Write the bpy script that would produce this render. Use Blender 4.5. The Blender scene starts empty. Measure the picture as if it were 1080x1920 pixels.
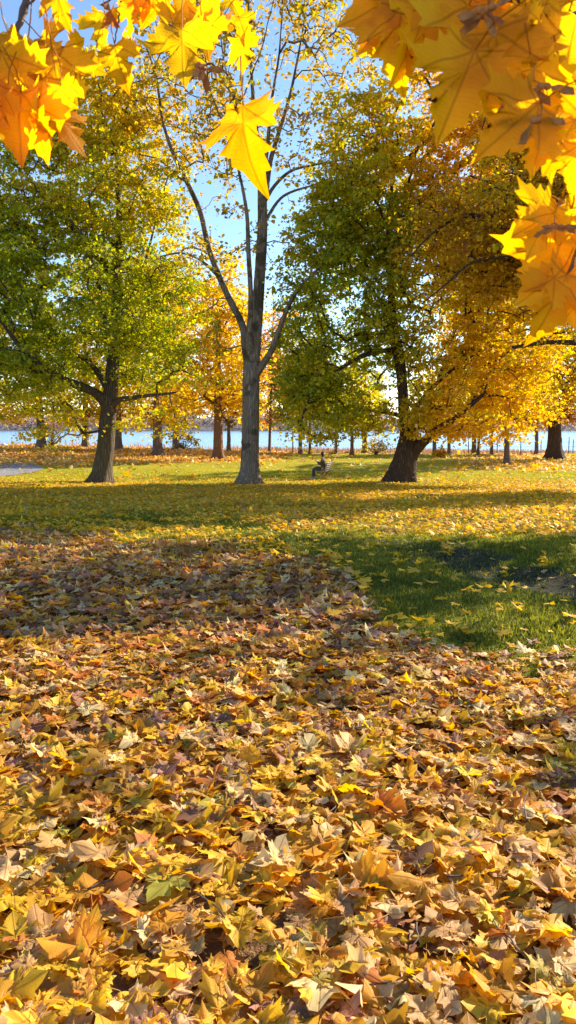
import bpy, math
import numpy as np
from mathutils import Vector, Matrix
PI = math.pi
RNG = np.random.default_rng(11)
S = bpy.context.scene
COL = S.collection

# ------------------------------------------------------------------ camera model (photo pixels -> places at a real distance)
FPX, PITCH, CAMZ = 1386.0, math.radians(6.6), 1.6
def P(u, v, Y):
    cx, cy = (u - 540) / FPX, (960 - v) / FPX
    dy = math.cos(PITCH) + cy * math.sin(PITCH); dz = -math.sin(PITCH) + cy * math.cos(PITCH)
    t = Y / dy
    return np.array([cx * t, Y, CAMZ + dz * t])

def smooth(a, b, x):
    t = np.clip((x - a) / (b - a), 0, 1); return t * t * (3 - 2 * t)
def vnoise(x, y, s=1.0, seed=0):
    """cheap smooth value noise from a random lattice"""
    r = np.random.default_rng(seed).random((64, 64))
    x = np.asarray(x, float) * s + 1000; y = np.asarray(y, float) * s + 1000
    xi = np.floor(x).astype(int); yi = np.floor(y).astype(int)
    fx = x - xi; fy = y - yi; fx = fx * fx * (3 - 2 * fx); fy = fy * fy * (3 - 2 * fy)
    a = r[xi % 64, yi % 64]; b = r[(xi + 1) % 64, yi % 64]; c = r[xi % 64, (yi + 1) % 64]; d = r[(xi + 1) % 64, (yi + 1) % 64]
    return (a * (1 - fx) + b * fx) * (1 - fy) + (c * (1 - fx) + d * fx) * fy
def fbm(x, y, s=1.0, seed=0, o=3):
    t = 0; w = 0; a = 1.0
    for k in range(o):
        t = t + a * vnoise(x, y, s * 2 ** k, seed + k); w += a; a *= .5
    return t / w

DITCH = np.array([(-14, 17.5), (-5.9, 15.2), (-2.8, 13.4), (-0.35, 12.1), (0.8, 11.5), (1.8, 10.4), (2.3, 9.0), (2.9, 7.9), (3.6, 7.0), (5.2, 6.0)])
def ditch_dist(x, y):
    best = np.full(np.shape(x), 1e9); par = np.zeros(np.shape(x))
    for i in range(len(DITCH) - 1):
        a = DITCH[i]; b = DITCH[i + 1]; d = b - a; L = (d ** 2).sum()
        t = np.clip(((x - a[0]) * d[0] + (y - a[1]) * d[1]) / L, 0, 1)
        dd = np.hypot(x - a[0] - t * d[0], y - a[1] - t * d[1])
        par = np.where(dd < best, (i + t) / (len(DITCH) - 1), par); best = np.minimum(best, dd)
    return best, par
def G(x, y):
    """height of the ground"""
    x = np.asarray(x, float); y = np.asarray(y, float)
    crest = np.interp(x, [-45, -20, -8, 0, 27, 60], [-.1, -.25, -.62, -.85, -1.08, -1.0])
    near = np.interp(y, [0, 6, 9, 12, 17.5, 25, 34], [0, 0, -.03, -.1, -.33, -.66, -.97])
    far = np.interp(y, [34, 66, 71, 78, 100, 125, 4000], [0, 1, .98, .55, -2.2, -4, -4])
    z_far = np.where(y < 71, -.97 + (crest + .97) * np.interp(y, [34, 68], [0, 1]), 0)
    drop = np.interp(y, [70, 76, 95, 112, 140], [0, .35, 1.9, 3.4, 5.5])
    z = np.where(y <= 34, near, np.where(y < 71, z_far, crest)) - drop
    d, p = ditch_dist(x, y)
    w = .22 + .5 * smooth(.45, .75, p)
    z = z - (.05 + .13 * smooth(.5, .8, p)) * np.exp(-(d / w) ** 2)
    amp = np.interp(y, [0, 30, 60], [.05, .12, .12])
    z = z + amp * (fbm(x, y, .35, 5) - .5) * 2 + .03 * (fbm(x, y, 1.7, 9) - .5) * smooth(40, 20, y)
    return z
def gz(x, y): return float(G(np.array([x]), np.array([y]))[0])
def ground_at(u, v):
    ys = np.arange(1.5, 90, .05)
    cx, cy = (u - 540) / FPX, (960 - v) / FPX
    dy = math.cos(PITCH) + cy * math.sin(PITCH); dz = -math.sin(PITCH) + cy * math.cos(PITCH)
    t = ys / dy; z = CAMZ + dz * t; g = G(cx * t, ys)
    k = np.argmax(z <= g)
    if z[k] > g[k]: k = len(ys) - 1
    return np.array([cx * t[k], ys[k], g[k]])
def to_px(x, y, z):
    c, s = math.cos(PITCH), math.sin(PITCH)
    zz = z - CAMZ; dep = y * c - zz * s; up = y * s + zz * c
    return 540 + FPX * x / dep, 960 - FPX * up / dep, dep

# ------------------------------------------------------------------ scene helpers
def tag(o, label=None, cat=None, group=None, kind=None):
    if label: o['label'] = label
    if cat: o['category'] = cat
    if group: o['group'] = group
    if kind: o['kind'] = kind
    return o
def empty(name, loc, label, cat, group=None):
    o = bpy.data.objects.new(name, None); COL.objects.link(o); o.location = Vector(loc); o.empty_display_size = .2
    tag(o, label, cat, group); return o
def mesh_obj(name, V, loops, sizes, mat, parent=None, attrs=None, smooth_sh=False, origin=None):
    """V (n,3) in world space; loops flat index array; sizes per face; attrs {name:(domain, array(k,3))}"""
    V = np.asarray(V, np.float32)
    if origin is None: origin = (0, 0, 0) if parent is None else tuple(parent.location)
    V = V - np.asarray(origin, np.float32)
    me = bpy.data.meshes.new(name)
    loops = np.asarray(loops, np.int32); sizes = np.asarray(sizes, np.int32)
    me.vertices.add(len(V)); me.vertices.foreach_set('co', V.ravel())
    me.loops.add(len(loops)); me.loops.foreach_set('vertex_index', loops)
    me.polygons.add(len(sizes))
    st = np.zeros(len(sizes), np.int32); st[1:] = np.cumsum(sizes)[:-1]
    me.polygons.foreach_set('loop_start', st)
    me.update(calc_edges=True)
    if smooth_sh: me.polygons.foreach_set('use_smooth', np.ones(len(sizes), bool))
    for k, (dom, arr) in (attrs or {}).items():
        a = me.attributes.new(k, 'FLOAT_VECTOR', dom); a.data.foreach_set('vector', np.asarray(arr, np.float32).ravel())
    me.materials.append(mat)
    o = bpy.data.objects.new(name, me); COL.objects.link(o)
    if parent is not None: o.parent = parent
    else: o.location = origin
    return o
class MB:
    """collects shapes, builds ONE mesh object"""
    def __init__(s): s.V = []; s.L = []; s.N = []; s.n = 0
    def add(s, V, faces):
        V = np.asarray(V, float)
        for f in faces: s.L.extend([i + s.n for i in f]); s.N.append(len(f))
        s.V.append(V); s.n += len(V)
    def box(s, c, size, rot=None):
        x, y, z = np.array(size) / 2
        V = np.array([(-x, -y, -z), (x, -y, -z), (x, y, -z), (-x, y, -z), (-x, -y, z), (x, -y, z), (x, y, z), (-x, y, z)])
        b = min(x, y, z) * .25
        if rot is not None: V = V @ np.array(rot).T
        s.add(V + np.array(c), [(0, 3, 2, 1), (4, 5, 6, 7), (0, 1, 5, 4), (1, 2, 6, 5), (2, 3, 7, 6), (3, 0, 4, 7)])
    def tube(s, pts, rad, n=6, cap=True, shape=None):
        pts = np.asarray(pts, float); m = len(pts); rad = np.broadcast_to(rad, m)
        T = np.gradient(pts, axis=0); T /= np.linalg.norm(T, axis=1)[:, None] + 1e-9
        ref = np.array([0, 0, 1.0]) if abs(T[0, 2]) < .8 else np.array([0, 1.0, 0])
        a = np.cross(T, ref); a /= np.linalg.norm(a, axis=1)[:, None] + 1e-9
        for i in range(1, m):                      # keep the frame from twisting
            q = a[i - 1] - T[i] * np.dot(a[i - 1], T[i]); l = np.linalg.norm(q)
            if l > 1e-6: a[i] = q / l
        b = np.cross(T, a)
        th = np.arange(n) * 2 * PI / n
        k = np.ones((m, n)) if shape is None else shape
        R = pts[:, None] + (rad[:, None] * k)[..., None] * (np.cos(th)[None, :, None] * a[:, None] + np.sin(th)[None, :, None] * b[:, None])
        F = []
        for i in range(m - 1):
            for j in range(n):
                j2 = (j + 1) % n; F.append((i * n + j, i * n + j2, (i + 1) * n + j2, (i + 1) * n + j))
        if cap: F.append(tuple(range(n))[::-1]); F.append(tuple((m - 1) * n + j for j in range(n)))
        s.add(R.reshape(-1, 3), F)
    def ball(s, c, r, n=10, sc=(1, 1, 1)):
        V = []; F = []
        for i in range(n + 1):
            ph = PI * i / n
            for j in range(n): t = 2 * PI * j / n; V.append((math.sin(ph) * math.cos(t) * r * sc[0] + c[0], math.sin(ph) * math.sin(t) * r * sc[1] + c[1], math.cos(ph) * r * sc[2] + c[2]))
        for i in range(n):
            for j in range(n): F.append((i * n + j, (i + 1) * n + j, (i + 1) * n + (j + 1) % n, i * n + (j + 1) % n))
        s.add(V, F)
    def build(s, name, mat, parent=None, sm=True, origin=None, attrs=None):
        return mesh_obj(name, np.concatenate(s.V), s.L, s.N, mat, parent, attrs, sm, origin)

def catmull(pts, n=6):
    P_ = np.asarray(pts, float); P_ = np.vstack([2 * P_[0] - P_[1], P_, 2 * P_[-1] - P_[-2]])
    out = []
    for i in range(1, len(P_) - 2):
        for t in np.arange(n) / n:
            a, b, c, d = P_[i - 1:i + 3]
            out.append(.5 * (2 * b + (c - a) * t + (2 * a - 5 * b + 4 * c - d) * t * t + (3 * b - a - 3 * c + d) * t ** 3))
    out.append(P_[-2]); return np.array(out)

# ------------------------------------------------------------------ materials
class NT:
    def __init__(s, name):
        m = bpy.data.materials.new(name); m.use_nodes = True; s.m = m; s.t = m.node_tree; s.t.nodes.clear()
        s.out = s.n('ShaderNodeOutputMaterial')
    def n(s, typ, **kw):
        nd = s.t.nodes.new(typ)
        for k, v in kw.items():
            if k.startswith('i_'): nd.inputs[k[2:].replace('_', ' ')].default_value = v
            else: setattr(nd, k, v)
        return nd
    def l(s, a, b): s.t.links.new(a, b)
    def math(s, op, a, b=None, c=None, clamp=False):
        nd = s.n('ShaderNodeMath', operation=op, use_clamp=clamp)
        for i, q in enumerate((a, b, c)):
            if q is None: continue
            if isinstance(q, (int, float)): nd.inputs[i].default_value = q
            else: s.l(q, nd.inputs[i])
        return nd.outputs[0]
    def mix(s, f, a, b, mode='MIX'):
        nd = s.n('ShaderNodeMix', data_type='RGBA', blend_type=mode)
        for i, q in ((0, f), (6, a), (7, b)):
            if isinstance(q, (int, float)): nd.inputs[i].default_value = q
            elif isinstance(q, tuple): nd.inputs[i].default_value = (*q, 1)
            else: s.l(q, nd.inputs[i])
        return nd.outputs[2]
    def noise(s, scale, detail=4, rough=.55, vec=None, dims=None):
        nd = s.n('ShaderNodeTexNoise', i_Scale=scale, i_Detail=detail, i_Roughness=rough)
        if vec is not None: s.l(vec, nd.inputs['Vector'])
        return nd.outputs[0]
    def ramp(s, f, lo, hi):
        nd = s.n('ShaderNodeMapRange', interpolation_type='SMOOTHSTEP'); s.l(f, nd.inputs[0])
        nd.inputs[1].default_value = lo; nd.inputs[2].default_value = hi
        return nd.outputs[0]

def mat_leaf(name, trans=.5, sat=1.25, gain=1.0, rough=.55, veins=False, gloss=.03):
    t = NT(name)
    at = t.n('ShaderNodeAttribute', attribute_name='col').outputs['Vector']
    col = at
    bump = None
    if veins:
        uv = t.n('ShaderNodeAttribute', attribute_name='luv').outputs['Vector']
        sp = t.n('ShaderNodeSeparateXYZ'); t.l(uv, sp.inputs[0]); x, y = sp.outputs[0], sp.outputs[1]
        best = None
        ax = t.math('ABSOLUTE', x)
        for ang in (0, 50, 102):                   # mid vein and two pairs of side veins from the stalk
            dx, dy = math.sin(math.radians(ang)), math.cos(math.radians(ang))
            cr = t.math('ABSOLUTE', t.math('SUBTRACT', t.math('MULTIPLY', ax, dy), t.math('MULTIPLY', y, dx)))
            al = t.math('ADD', t.math('MULTIPLY', ax, dx), t.math('MULTIPLY', y, dy))
            cr = t.math('ADD', cr, t.math('MULTIPLY', t.math('LESS_THAN', al, 0), 1))
            best = cr if best is None else t.math('MINIMUM', best, cr)
        wv = t.n('ShaderNodeTexWave', wave_type='BANDS', bands_direction='Y', i_Scale=5.5, i_Distortion=1.0); t.l(uv, wv.inputs[0])
        vein = t.math('SUBTRACT', 1.0, t.ramp(best, .004, .028))
        fine = t.math('MULTIPLY', t.ramp(wv.outputs['Fac'], .9, 1.0), .25)
        vm = t.math('MAXIMUM', vein, fine)
        nz = t.noise(5, 5, .65, uv); nz2 = t.noise(42, 3, .6, uv)
        pos = t.n('ShaderNodeTexCoord').outputs['Object']
        n3 = t.noise(14, 4, .6, pos)
        col = t.mix(t.math('MULTIPLY', t.ramp(n3, .40, .75), .34), col, t.mix(1.0, col, (.62, .40, .25), 'MULTIPLY'))
        col = t.mix(t.math('MULTIPLY', t.ramp(nz2, .66, .74), .7), col, (.12, .05, .015))
        col = t.mix(t.math('MULTIPLY', vm, .65), col, t.mix(.55, t.mix(1.0, col, (.6, .5, .4), 'MULTIPLY'), (.40, .22, .05)))
        bp = t.n('ShaderNodeBump', i_Strength=.35, i_Distance=.004)
        t.l(t.math('ADD', t.math('MULTIPLY', vm, -.8), t.noise(30, 3, .6, uv)), bp.inputs['Height']); bump = bp.outputs[0]
    hs = t.n('ShaderNodeHueSaturation', i_Saturation=sat, i_Value=gain); t.l(col, hs.inputs['Color'])
    d = t.n('ShaderNodeBsdfPrincipled', i_Roughness=rough); t.l(col, d.inputs['Base Color']); d.inputs['Specular IOR Level'].default_value = gloss * 10
    tr = t.n('ShaderNodeBsdfTranslucent'); t.l(hs.outputs[0], tr.inputs[0])
    if bump is not None: t.l(bump, d.inputs['Normal']); t.l(bump, tr.inputs['Normal'])
    mx = t.n('ShaderNodeMixShader'); mx.inputs[0].default_value = trans
    t.l(d.outputs[0], mx.inputs[1]); t.l(tr.outputs[0], mx.inputs[2]); t.l(mx.outputs[0], t.out.inputs[0])
    return t.m

def mat_bark(name, c1, c2, moss=None, scale=1.0, mossamt=.5):
    t = NT(name)
    pos = t.n('ShaderNodeNewGeometry').outputs['Position']
    mp = t.n('ShaderNodeMapping'); t.l(pos, mp.inputs[0]); mp.inputs['Scale'].default_value = (8 * scale, 8 * scale, .75 * scale)
    vo = t.n('ShaderNodeTexVoronoi', feature='DISTANCE_TO_EDGE', i_Scale=1.6)
    nzv = t.n('ShaderNodeTexNoise', i_Scale=.9, i_Detail=6); t.l(mp.outputs[0], nzv.inputs[0])
    add = t.n('ShaderNodeVectorMath', operation='ADD'); t.l(mp.outputs[0], add.inputs[0]); t.l(nzv.outputs['Color'], add.inputs[1]); t.l(add.outputs[0], vo.inputs['Vector'])
    crack = t.ramp(vo.outputs['Distance'], .0, .35)
    n1 = t.noise(2.2, 6, .65, mp.outputs[0]); n2 = t.noise(1.3, 3, .6, pos)
    c = t.mix(t.ramp(n1, .3, .7), c1, c2)
    c = t.mix(t.math('MULTIPLY', t.math('SUBTRACT', 1.0, crack), .7), c, tuple(q * .4 for q in c1))
    if moss:
        c = t.mix(t.math('MULTIPLY', t.ramp(n2, .52, .62), mossamt), c, moss)
    d = t.n('ShaderNodeBsdfPrincipled', i_Roughness=.9); t.l(c, d.inputs['Base Color']); d.inputs['Specular IOR Level'].default_value = .15
    bp = t.n('ShaderNodeBump', i_Strength=.9, i_Distance=.05)
    t.l(t.math('ADD', crack, t.math('MULTIPLY', n1, .8)), bp.inputs['Height']); t.l(bp.outputs[0], d.inputs['Normal'])
    t.l(d.outputs[0], t.out.inputs[0]); return t.m

def mat_plain(name, c, rough=.6, var=.25, scale=30, metal=0.0, bump=0.0):
    t = NT(name); pos = t.n('ShaderNodeTexCoord').outputs['Object']
    n = t.noise(scale, 4, .6, pos)
    col = t.mix(t.ramp(n, .3, .7), tuple(q * (1 - var) for q in c), tuple(min(1, q * (1 + var)) for q in c))
    d = t.n('ShaderNodeBsdfPrincipled', i_Roughness=rough, i_Metallic=metal); t.l(col, d.inputs['Base Color'])
    if bump:
        bp = t.n('ShaderNodeBump', i_Strength=bump, i_Distance=.01); t.l(n, bp.inputs['Height']); t.l(bp.outputs[0], d.inputs['Normal'])
    t.l(d.outputs[0], t.out.inputs[0]); return t.m

M = {}
M['crown'] = mat_leaf('crown_leaf', .55, 1.12, 1.4)
M['ground_leaf'] = mat_leaf('fallen_leaf', .40, 1.12, 1.35, veins=True, gloss=.03)
M['ground_leaf_far'] = mat_leaf('fallen_leaf_small', .36, 1.12, 1.3)
M['hang_leaf'] = mat_leaf('hanging_leaf', .74, 1.06, 1.12, veins=True, gloss=.03)
M['grass'] = mat_leaf('grass_blade', .45, 1.1, 1.1)
M['reed'] = mat_leaf('reed_blade', .4, 1.0, 1.0)
M['bark_brown'] = mat_bark('bark_brown', (.13, .09, .065), (.20, .15, .11), (.10, .10, .04), mossamt=.3)
M['bark_dark'] = mat_bark('bark_dark', (.085, .055, .04), (.16, .10, .07), None)
M['bark_grey'] = mat_bark('bark_grey', (.27, .20, .15), (.44, .35, .27), (.07, .055, .035), 1.3, .8)
M['bark_far'] = mat_bark('bark_far', (.20, .15, .13), (.30, .23, .20), None)
M['bark_red'] = mat_bark('bark_red', (.25, .12, .07), (.34, .18, .11), None)
M['twig'] = mat_plain('twig_brown', (.09, .055, .045), .7)
M['seed'] = mat_plain('seed_brown', (.34, .14, .04), .95, .4, 60)
M['petiole'] = mat_plain('leaf_stalk', (.5, .3, .15), .6)

# ------------------------------------------------------------------ leaves
HALF = [(.10, -.09), (.28, -.10), (.42, -.17), (.38, -.04), (.47, .04), (.41, .10), (.58, .15), (.61, .25), (.82, .35), (.62, .39), (.59, .50), (.46, .45),
        (.27, .39), (.30, .54), (.42, .66), (.27, .71), (.18, .85)]
HALF3 = [(.10, -.07), (.22, -.08), (.30, -.16), (.44, -.22), (.40, -.09), (.38, -.01), (.46, .01), (.55, -.01), (.51, .08), (.50, .12), (.60, .14), (.71, .155), (.67, .24), (.78, .30), (.95, .35),
         (.77, .39), (.68, .43), (.71, .53), (.58, .485), (.46, .445), (.28, .385), (.26, .45), (.29, .52), (.44, .665), (.31, .67), (.23, .71), (.27, .83), (.15, .88), (.09, .98)]
def maple_template(detail=2, curl=(0, 0, 0, 0, 0), petiole=True, seed=0, fold=0.0):
    """returns V, luv, faces; unit size: stalk joint at the origin, tip at +y"""
    r = np.random.default_rng(seed)
    H = np.array(HALF)
    if detail == 3: H = np.array(HALF3)
    if detail == 0: H = H[[0, 2, 5, 8, 10, 12, 14]]
    elif detail == 1: H = H[[0, 2, 4, 5, 8, 10, 12, 14, 15]]
    out = np.vstack([[(0, 0)], H, [(0, 1.06 if detail < 3 else 1.14)], (H * [-1, 1])[::-1]])
    out = out + r.normal(0, .012, out.shape) * (detail > 0)
    c = np.array([0, .25]); n = len(out)
    if detail == 3:
        fr = [.18, .38, .58, .8, 1.0]
        P2 = np.vstack([[c]] + [c + (out - c) * f for f in fr]); F = [(0, 1 + i, 1 + (i + 1) % n) for i in range(n)]
        for q in range(4):
            a_ = 1 + q * n; F += [(a_ + i, a_ + n + i, a_ + n + (i + 1) % n, a_ + (i + 1) % n) for i in range(n)]
    elif detail == 2:
        mid = c + (out - c) * .52
        P2 = np.vstack([[c], mid, out])
        F = [(0, 1 + i, 1 + (i + 1) % n) for i in range(n)] + [(1 + i, 1 + n + i, 1 + n + (i + 1) % n, 1 + (i + 1) % n) for i in range(n)]
    else:
        P2 = np.vstack([[c], out]); F = [(0, 1 + i, 1 + (i + 1) % n) for i in range(n)]
    x, y = P2[:, 0], P2[:, 1] - .25
    a, b, tw, lobe, ph = curl
    rr = np.hypot(x, y); th = np.arctan2(y, x)
    z = a * x * x + b * y * y + tw * x * y + lobe * rr * np.sin(th * 3 + ph) * .5 + fold * np.abs(x)
    z = z + (.05 * np.sin(rr * 14 + th * 4 + ph) * (rr > .15) if detail < 3 else .03 * np.sin(rr * 7 + th * 3 + ph) * np.minimum(rr * 3, 1) + .025 * np.cos(th * 7 + ph) * rr)
    sq = 1 / (1 + .35 * np.abs(2 * a * x))
    V = np.stack([x * sq, P2[:, 1], z], 1); luv = np.stack([P2[:, 0], P2[:, 1], np.zeros(len(P2))], 1)
    if petiole:
        k = len(V); cv = r.normal(0, .25)
        pts = [(0, 0.0, z[1] if detail < 2 else z[len(P2) - n]), (cv * .2, -.35, .05), (cv * .8, -.75, .02)]
        w = .013
        pv = []
        for q in pts: pv += [(q[0] - w, q[1], q[2]), (q[0] + w, q[1], q[2]), (q[0], q[1], q[2] + w * 1.6)]
        V = np.vstack([V, pv]); luv = np.vstack([luv, [(.0, .3, 0)] * 9])
        for s_ in (0, 3):
            for j in range(3): F.append((k + s_ + j, k + s_ + (j + 1) % 3, k + s_ + 3 + (j + 1) % 3, k + s_ + 3 + j))
    return V, luv, F
def euler_mats(yaw, tiltx, tilty):
    """R = Rz(yaw) Rx(tiltx) Ry(tilty), vectorised"""
    n = len(yaw); cz, sz = np.cos(yaw), np.sin(yaw); cx, sx = np.cos(tiltx), np.sin(tiltx); cy, sy = np.cos(tilty), np.sin(tilty)
    Z = np.zeros((n, 3, 3)); Z[:, 0, 0] = cz; Z[:, 0, 1] = -sz; Z[:, 1, 0] = sz; Z[:, 1, 1] = cz; Z[:, 2, 2] = 1
    X = np.zeros((n, 3, 3)); X[:, 0, 0] = 1; X[:, 1, 1] = cx; X[:, 1, 2] = -sx; X[:, 2, 1] = sx; X[:, 2, 2] = cx
    Y = np.zeros((n, 3, 3)); Y[:, 0, 0] = cy; Y[:, 0, 2] = sy; Y[:, 1, 1] = 1; Y[:, 2, 0] = -sy; Y[:, 2, 2] = cy
    return Z @ X @ Y
def scatter(templates, which, pos, R, size, col):
    """merge many transformed templates; returns V, loops, sizes, col per vertex, luv per vertex"""
    Vs, Ls, Ns, Cs, Us = [], [], [], [], []; off = 0
    for ti, (tv, tu, tf) in enumerate(templates):
        idx = np.nonzero(which == ti)[0]
        if not len(idx): continue
        k = len(tv)
        W = np.einsum('nij,kj->nki', R[idx], tv) * size[idx][:, None, None] + pos[idx][:, None]
        fl = np.array([i for f in tf for i in f]); fs = np.array([len(f) for f in tf])
        Ls.append((fl[None] + (np.arange(len(idx)) * k)[:, None]).ravel() + off); Ns.append(np.tile(fs, len(idx)))
        Vs.append(W.reshape(-1, 3)); Cs.append(np.repeat(col[idx], k, 0)); Us.append(np.tile(tu, (len(idx), 1))); off += k * len(idx)
    return np.concatenate(Vs), np.concatenate(Ls), np.concatenate(Ns), np.concatenate(Cs), np.concatenate(Us)

PAL = {'yellow': (.84, .50, .03), 'gold': (.72, .37, .03), 'ochre': (.56, .30, .04), 'tan': (.64, .40, .15), 'pale': (.80, .60, .28),
       'brown': (.31, .15, .07), 'mauve': (.42, .21, .13), 'orange': (.60, .21, .03), 'lime': (.52, .42, .06)}
def pal(names, probs, n, jit=.12, rng=RNG):
    k = rng.choice(len(names), n, p=np.array(probs) / np.sum(probs))
    c = np.array([PAL[q] for q in names])[k]
    return np.clip(c * (1 + rng.normal(0, jit, (n, 1))) * (1 + rng.normal(0, .04, (n, 3))), .01, .9), k

# ------------------------------------------------------------------ trees
KITE = (np.array([(0, 0, 0), (.36, .42, .07), (.12, .62, .0), (0, 1.0, -.06), (-.14, .60, .02), (-.38, .40, .08)], float), np.zeros((6, 3)), [(0, 1, 2, 3), (0, 3, 4, 5)])
KITE2 = (np.array([(0, 0, 0), (.42, .22, .05), (.30, .62, -.03), (0, 1.0, -.05), (-.30, .55, .06), (-.42, .25, .0)], float), np.zeros((6, 3)), [(0, 1, 2, 3), (0, 3, 4, 5)])
def make_crown_leaves(centres, spread, per, size, colour_fn, rng, flat=.42, mult=None):
    n = len(centres)
    cnt = rng.poisson(per * (mult if mult is not None else np.ones(n)))
    ci = np.repeat(np.arange(n), cnt); m = len(ci)
    sp = (spread * rng.uniform(.6, 1.35, n))[ci]
    off = rng.normal(0, 1, (m, 3)); 
    off *= (rng.random((m, 1)) ** .15)
    off[:, 2] *= flat
    off[:, 2] -= .16 * (off[:, 0] ** 2 + off[:, 1] ** 2)
    pos = centres[ci] + off * sp[:, None] * .62
    R = euler_mats(rng.uniform(0, 2 * PI, m), rng.normal(-.35, .55, m), rng.normal(0, .6, m))
    sz = size * rng.uniform(.5, 1.35, m)
    col = colour_fn(pos, ci, centres, rng)
    return scatter([KITE, KITE2], rng.integers(0, 2, m), pos, R, sz, col)

def colour_mix(stops_fn, hue_jit=.10, val_jit=.16):
    """stops_fn(pos)-> t in 0..1 over a colour list"""
    def fn(pos, ci, centres, rng):
        nc = len(centres)
        cj = rng.normal(0, 1, nc)[ci]
        return stops_fn(pos, cj, rng)
    return fn
def lerp_cols(cols, t):
    cols = np.array(cols); t = np.clip(t, 0, .9999) * (len(cols) - 1); i = t.astype(int); f = (t - i)[:, None]
    return cols[i] * (1 - f) + cols[i + 1] * f

def grow(limbs, attract, rng, twig_r=.012, seg=.45):
    """limbs: list of (pts, radii) already placed; attractors are joined one by one to the nearest limb or twig"""
    N = []; 
    for pts, rad in limbs:
        for p, r_ in zip(pts, rad): N.append(p)
    N = np.array(N); n0 = len(N)
    base = N[0]
    # distance of each attractor to the limbs gives the order
    d0 = np.array([np.min(((N - a) ** 2).sum(1)) for a in attract]); order = np.argsort(d0)
    cap = n0 + len(attract) * 8
    X = np.zeros((cap, 3)); X[:n0] = N; par = np.full(cap, -1); use = np.zeros(cap, bool); use[:n0] = N[:, 2] > base[2] + 2.0
    cnt = n0; paths = []
    for k in order:
        a = attract[k]
        D = a - X[:cnt]; L = np.sqrt((D ** 2).sum(1)) + 1e-6
        g = X[:cnt] - np.array([base[0], base[1], 0]); g[:, 2] = 0
        out = (D[:, :2] * g[:, :2]).sum(1) / (L * (np.hypot(g[:, 0], g[:, 1]) + .3))
        cost = L * (1.25 - .35 * out - .15 * D[:, 2] / L) + (~use[:cnt]) * 100
        j = int(np.argmin(cost)); s = X[j]; d = L[j]
        m = max(2, int(d / seg) + 1)
        t = np.linspace(0, 1, m + 1)[1:]
        q = s + (a - s) * t[:, None]
        q[:, 2] += np.sin(t * PI) * d * rng.uniform(.0, .16)
        q[:-1] += rng.normal(0, .05 * min(d, 1.2), (m - 1, 3)) if m > 1 else 0
        ids = np.arange(cnt, cnt + m); X[ids] = q; use[ids] = True
        par[ids[0]] = j; par[ids[1:]] = ids[:-1]; cnt += m; paths.append((j, ids))
    w = np.zeros(cnt)
    for j, ids in paths: w[ids[-1]] += 1
    for i in range(cnt - 1, n0 - 1, -1):
        if par[i] >= n0: w[par[i]] += w[i]
    rad = twig_r * np.maximum(w, 1) ** .46
    return X[:cnt], paths, rad, n0

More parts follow.
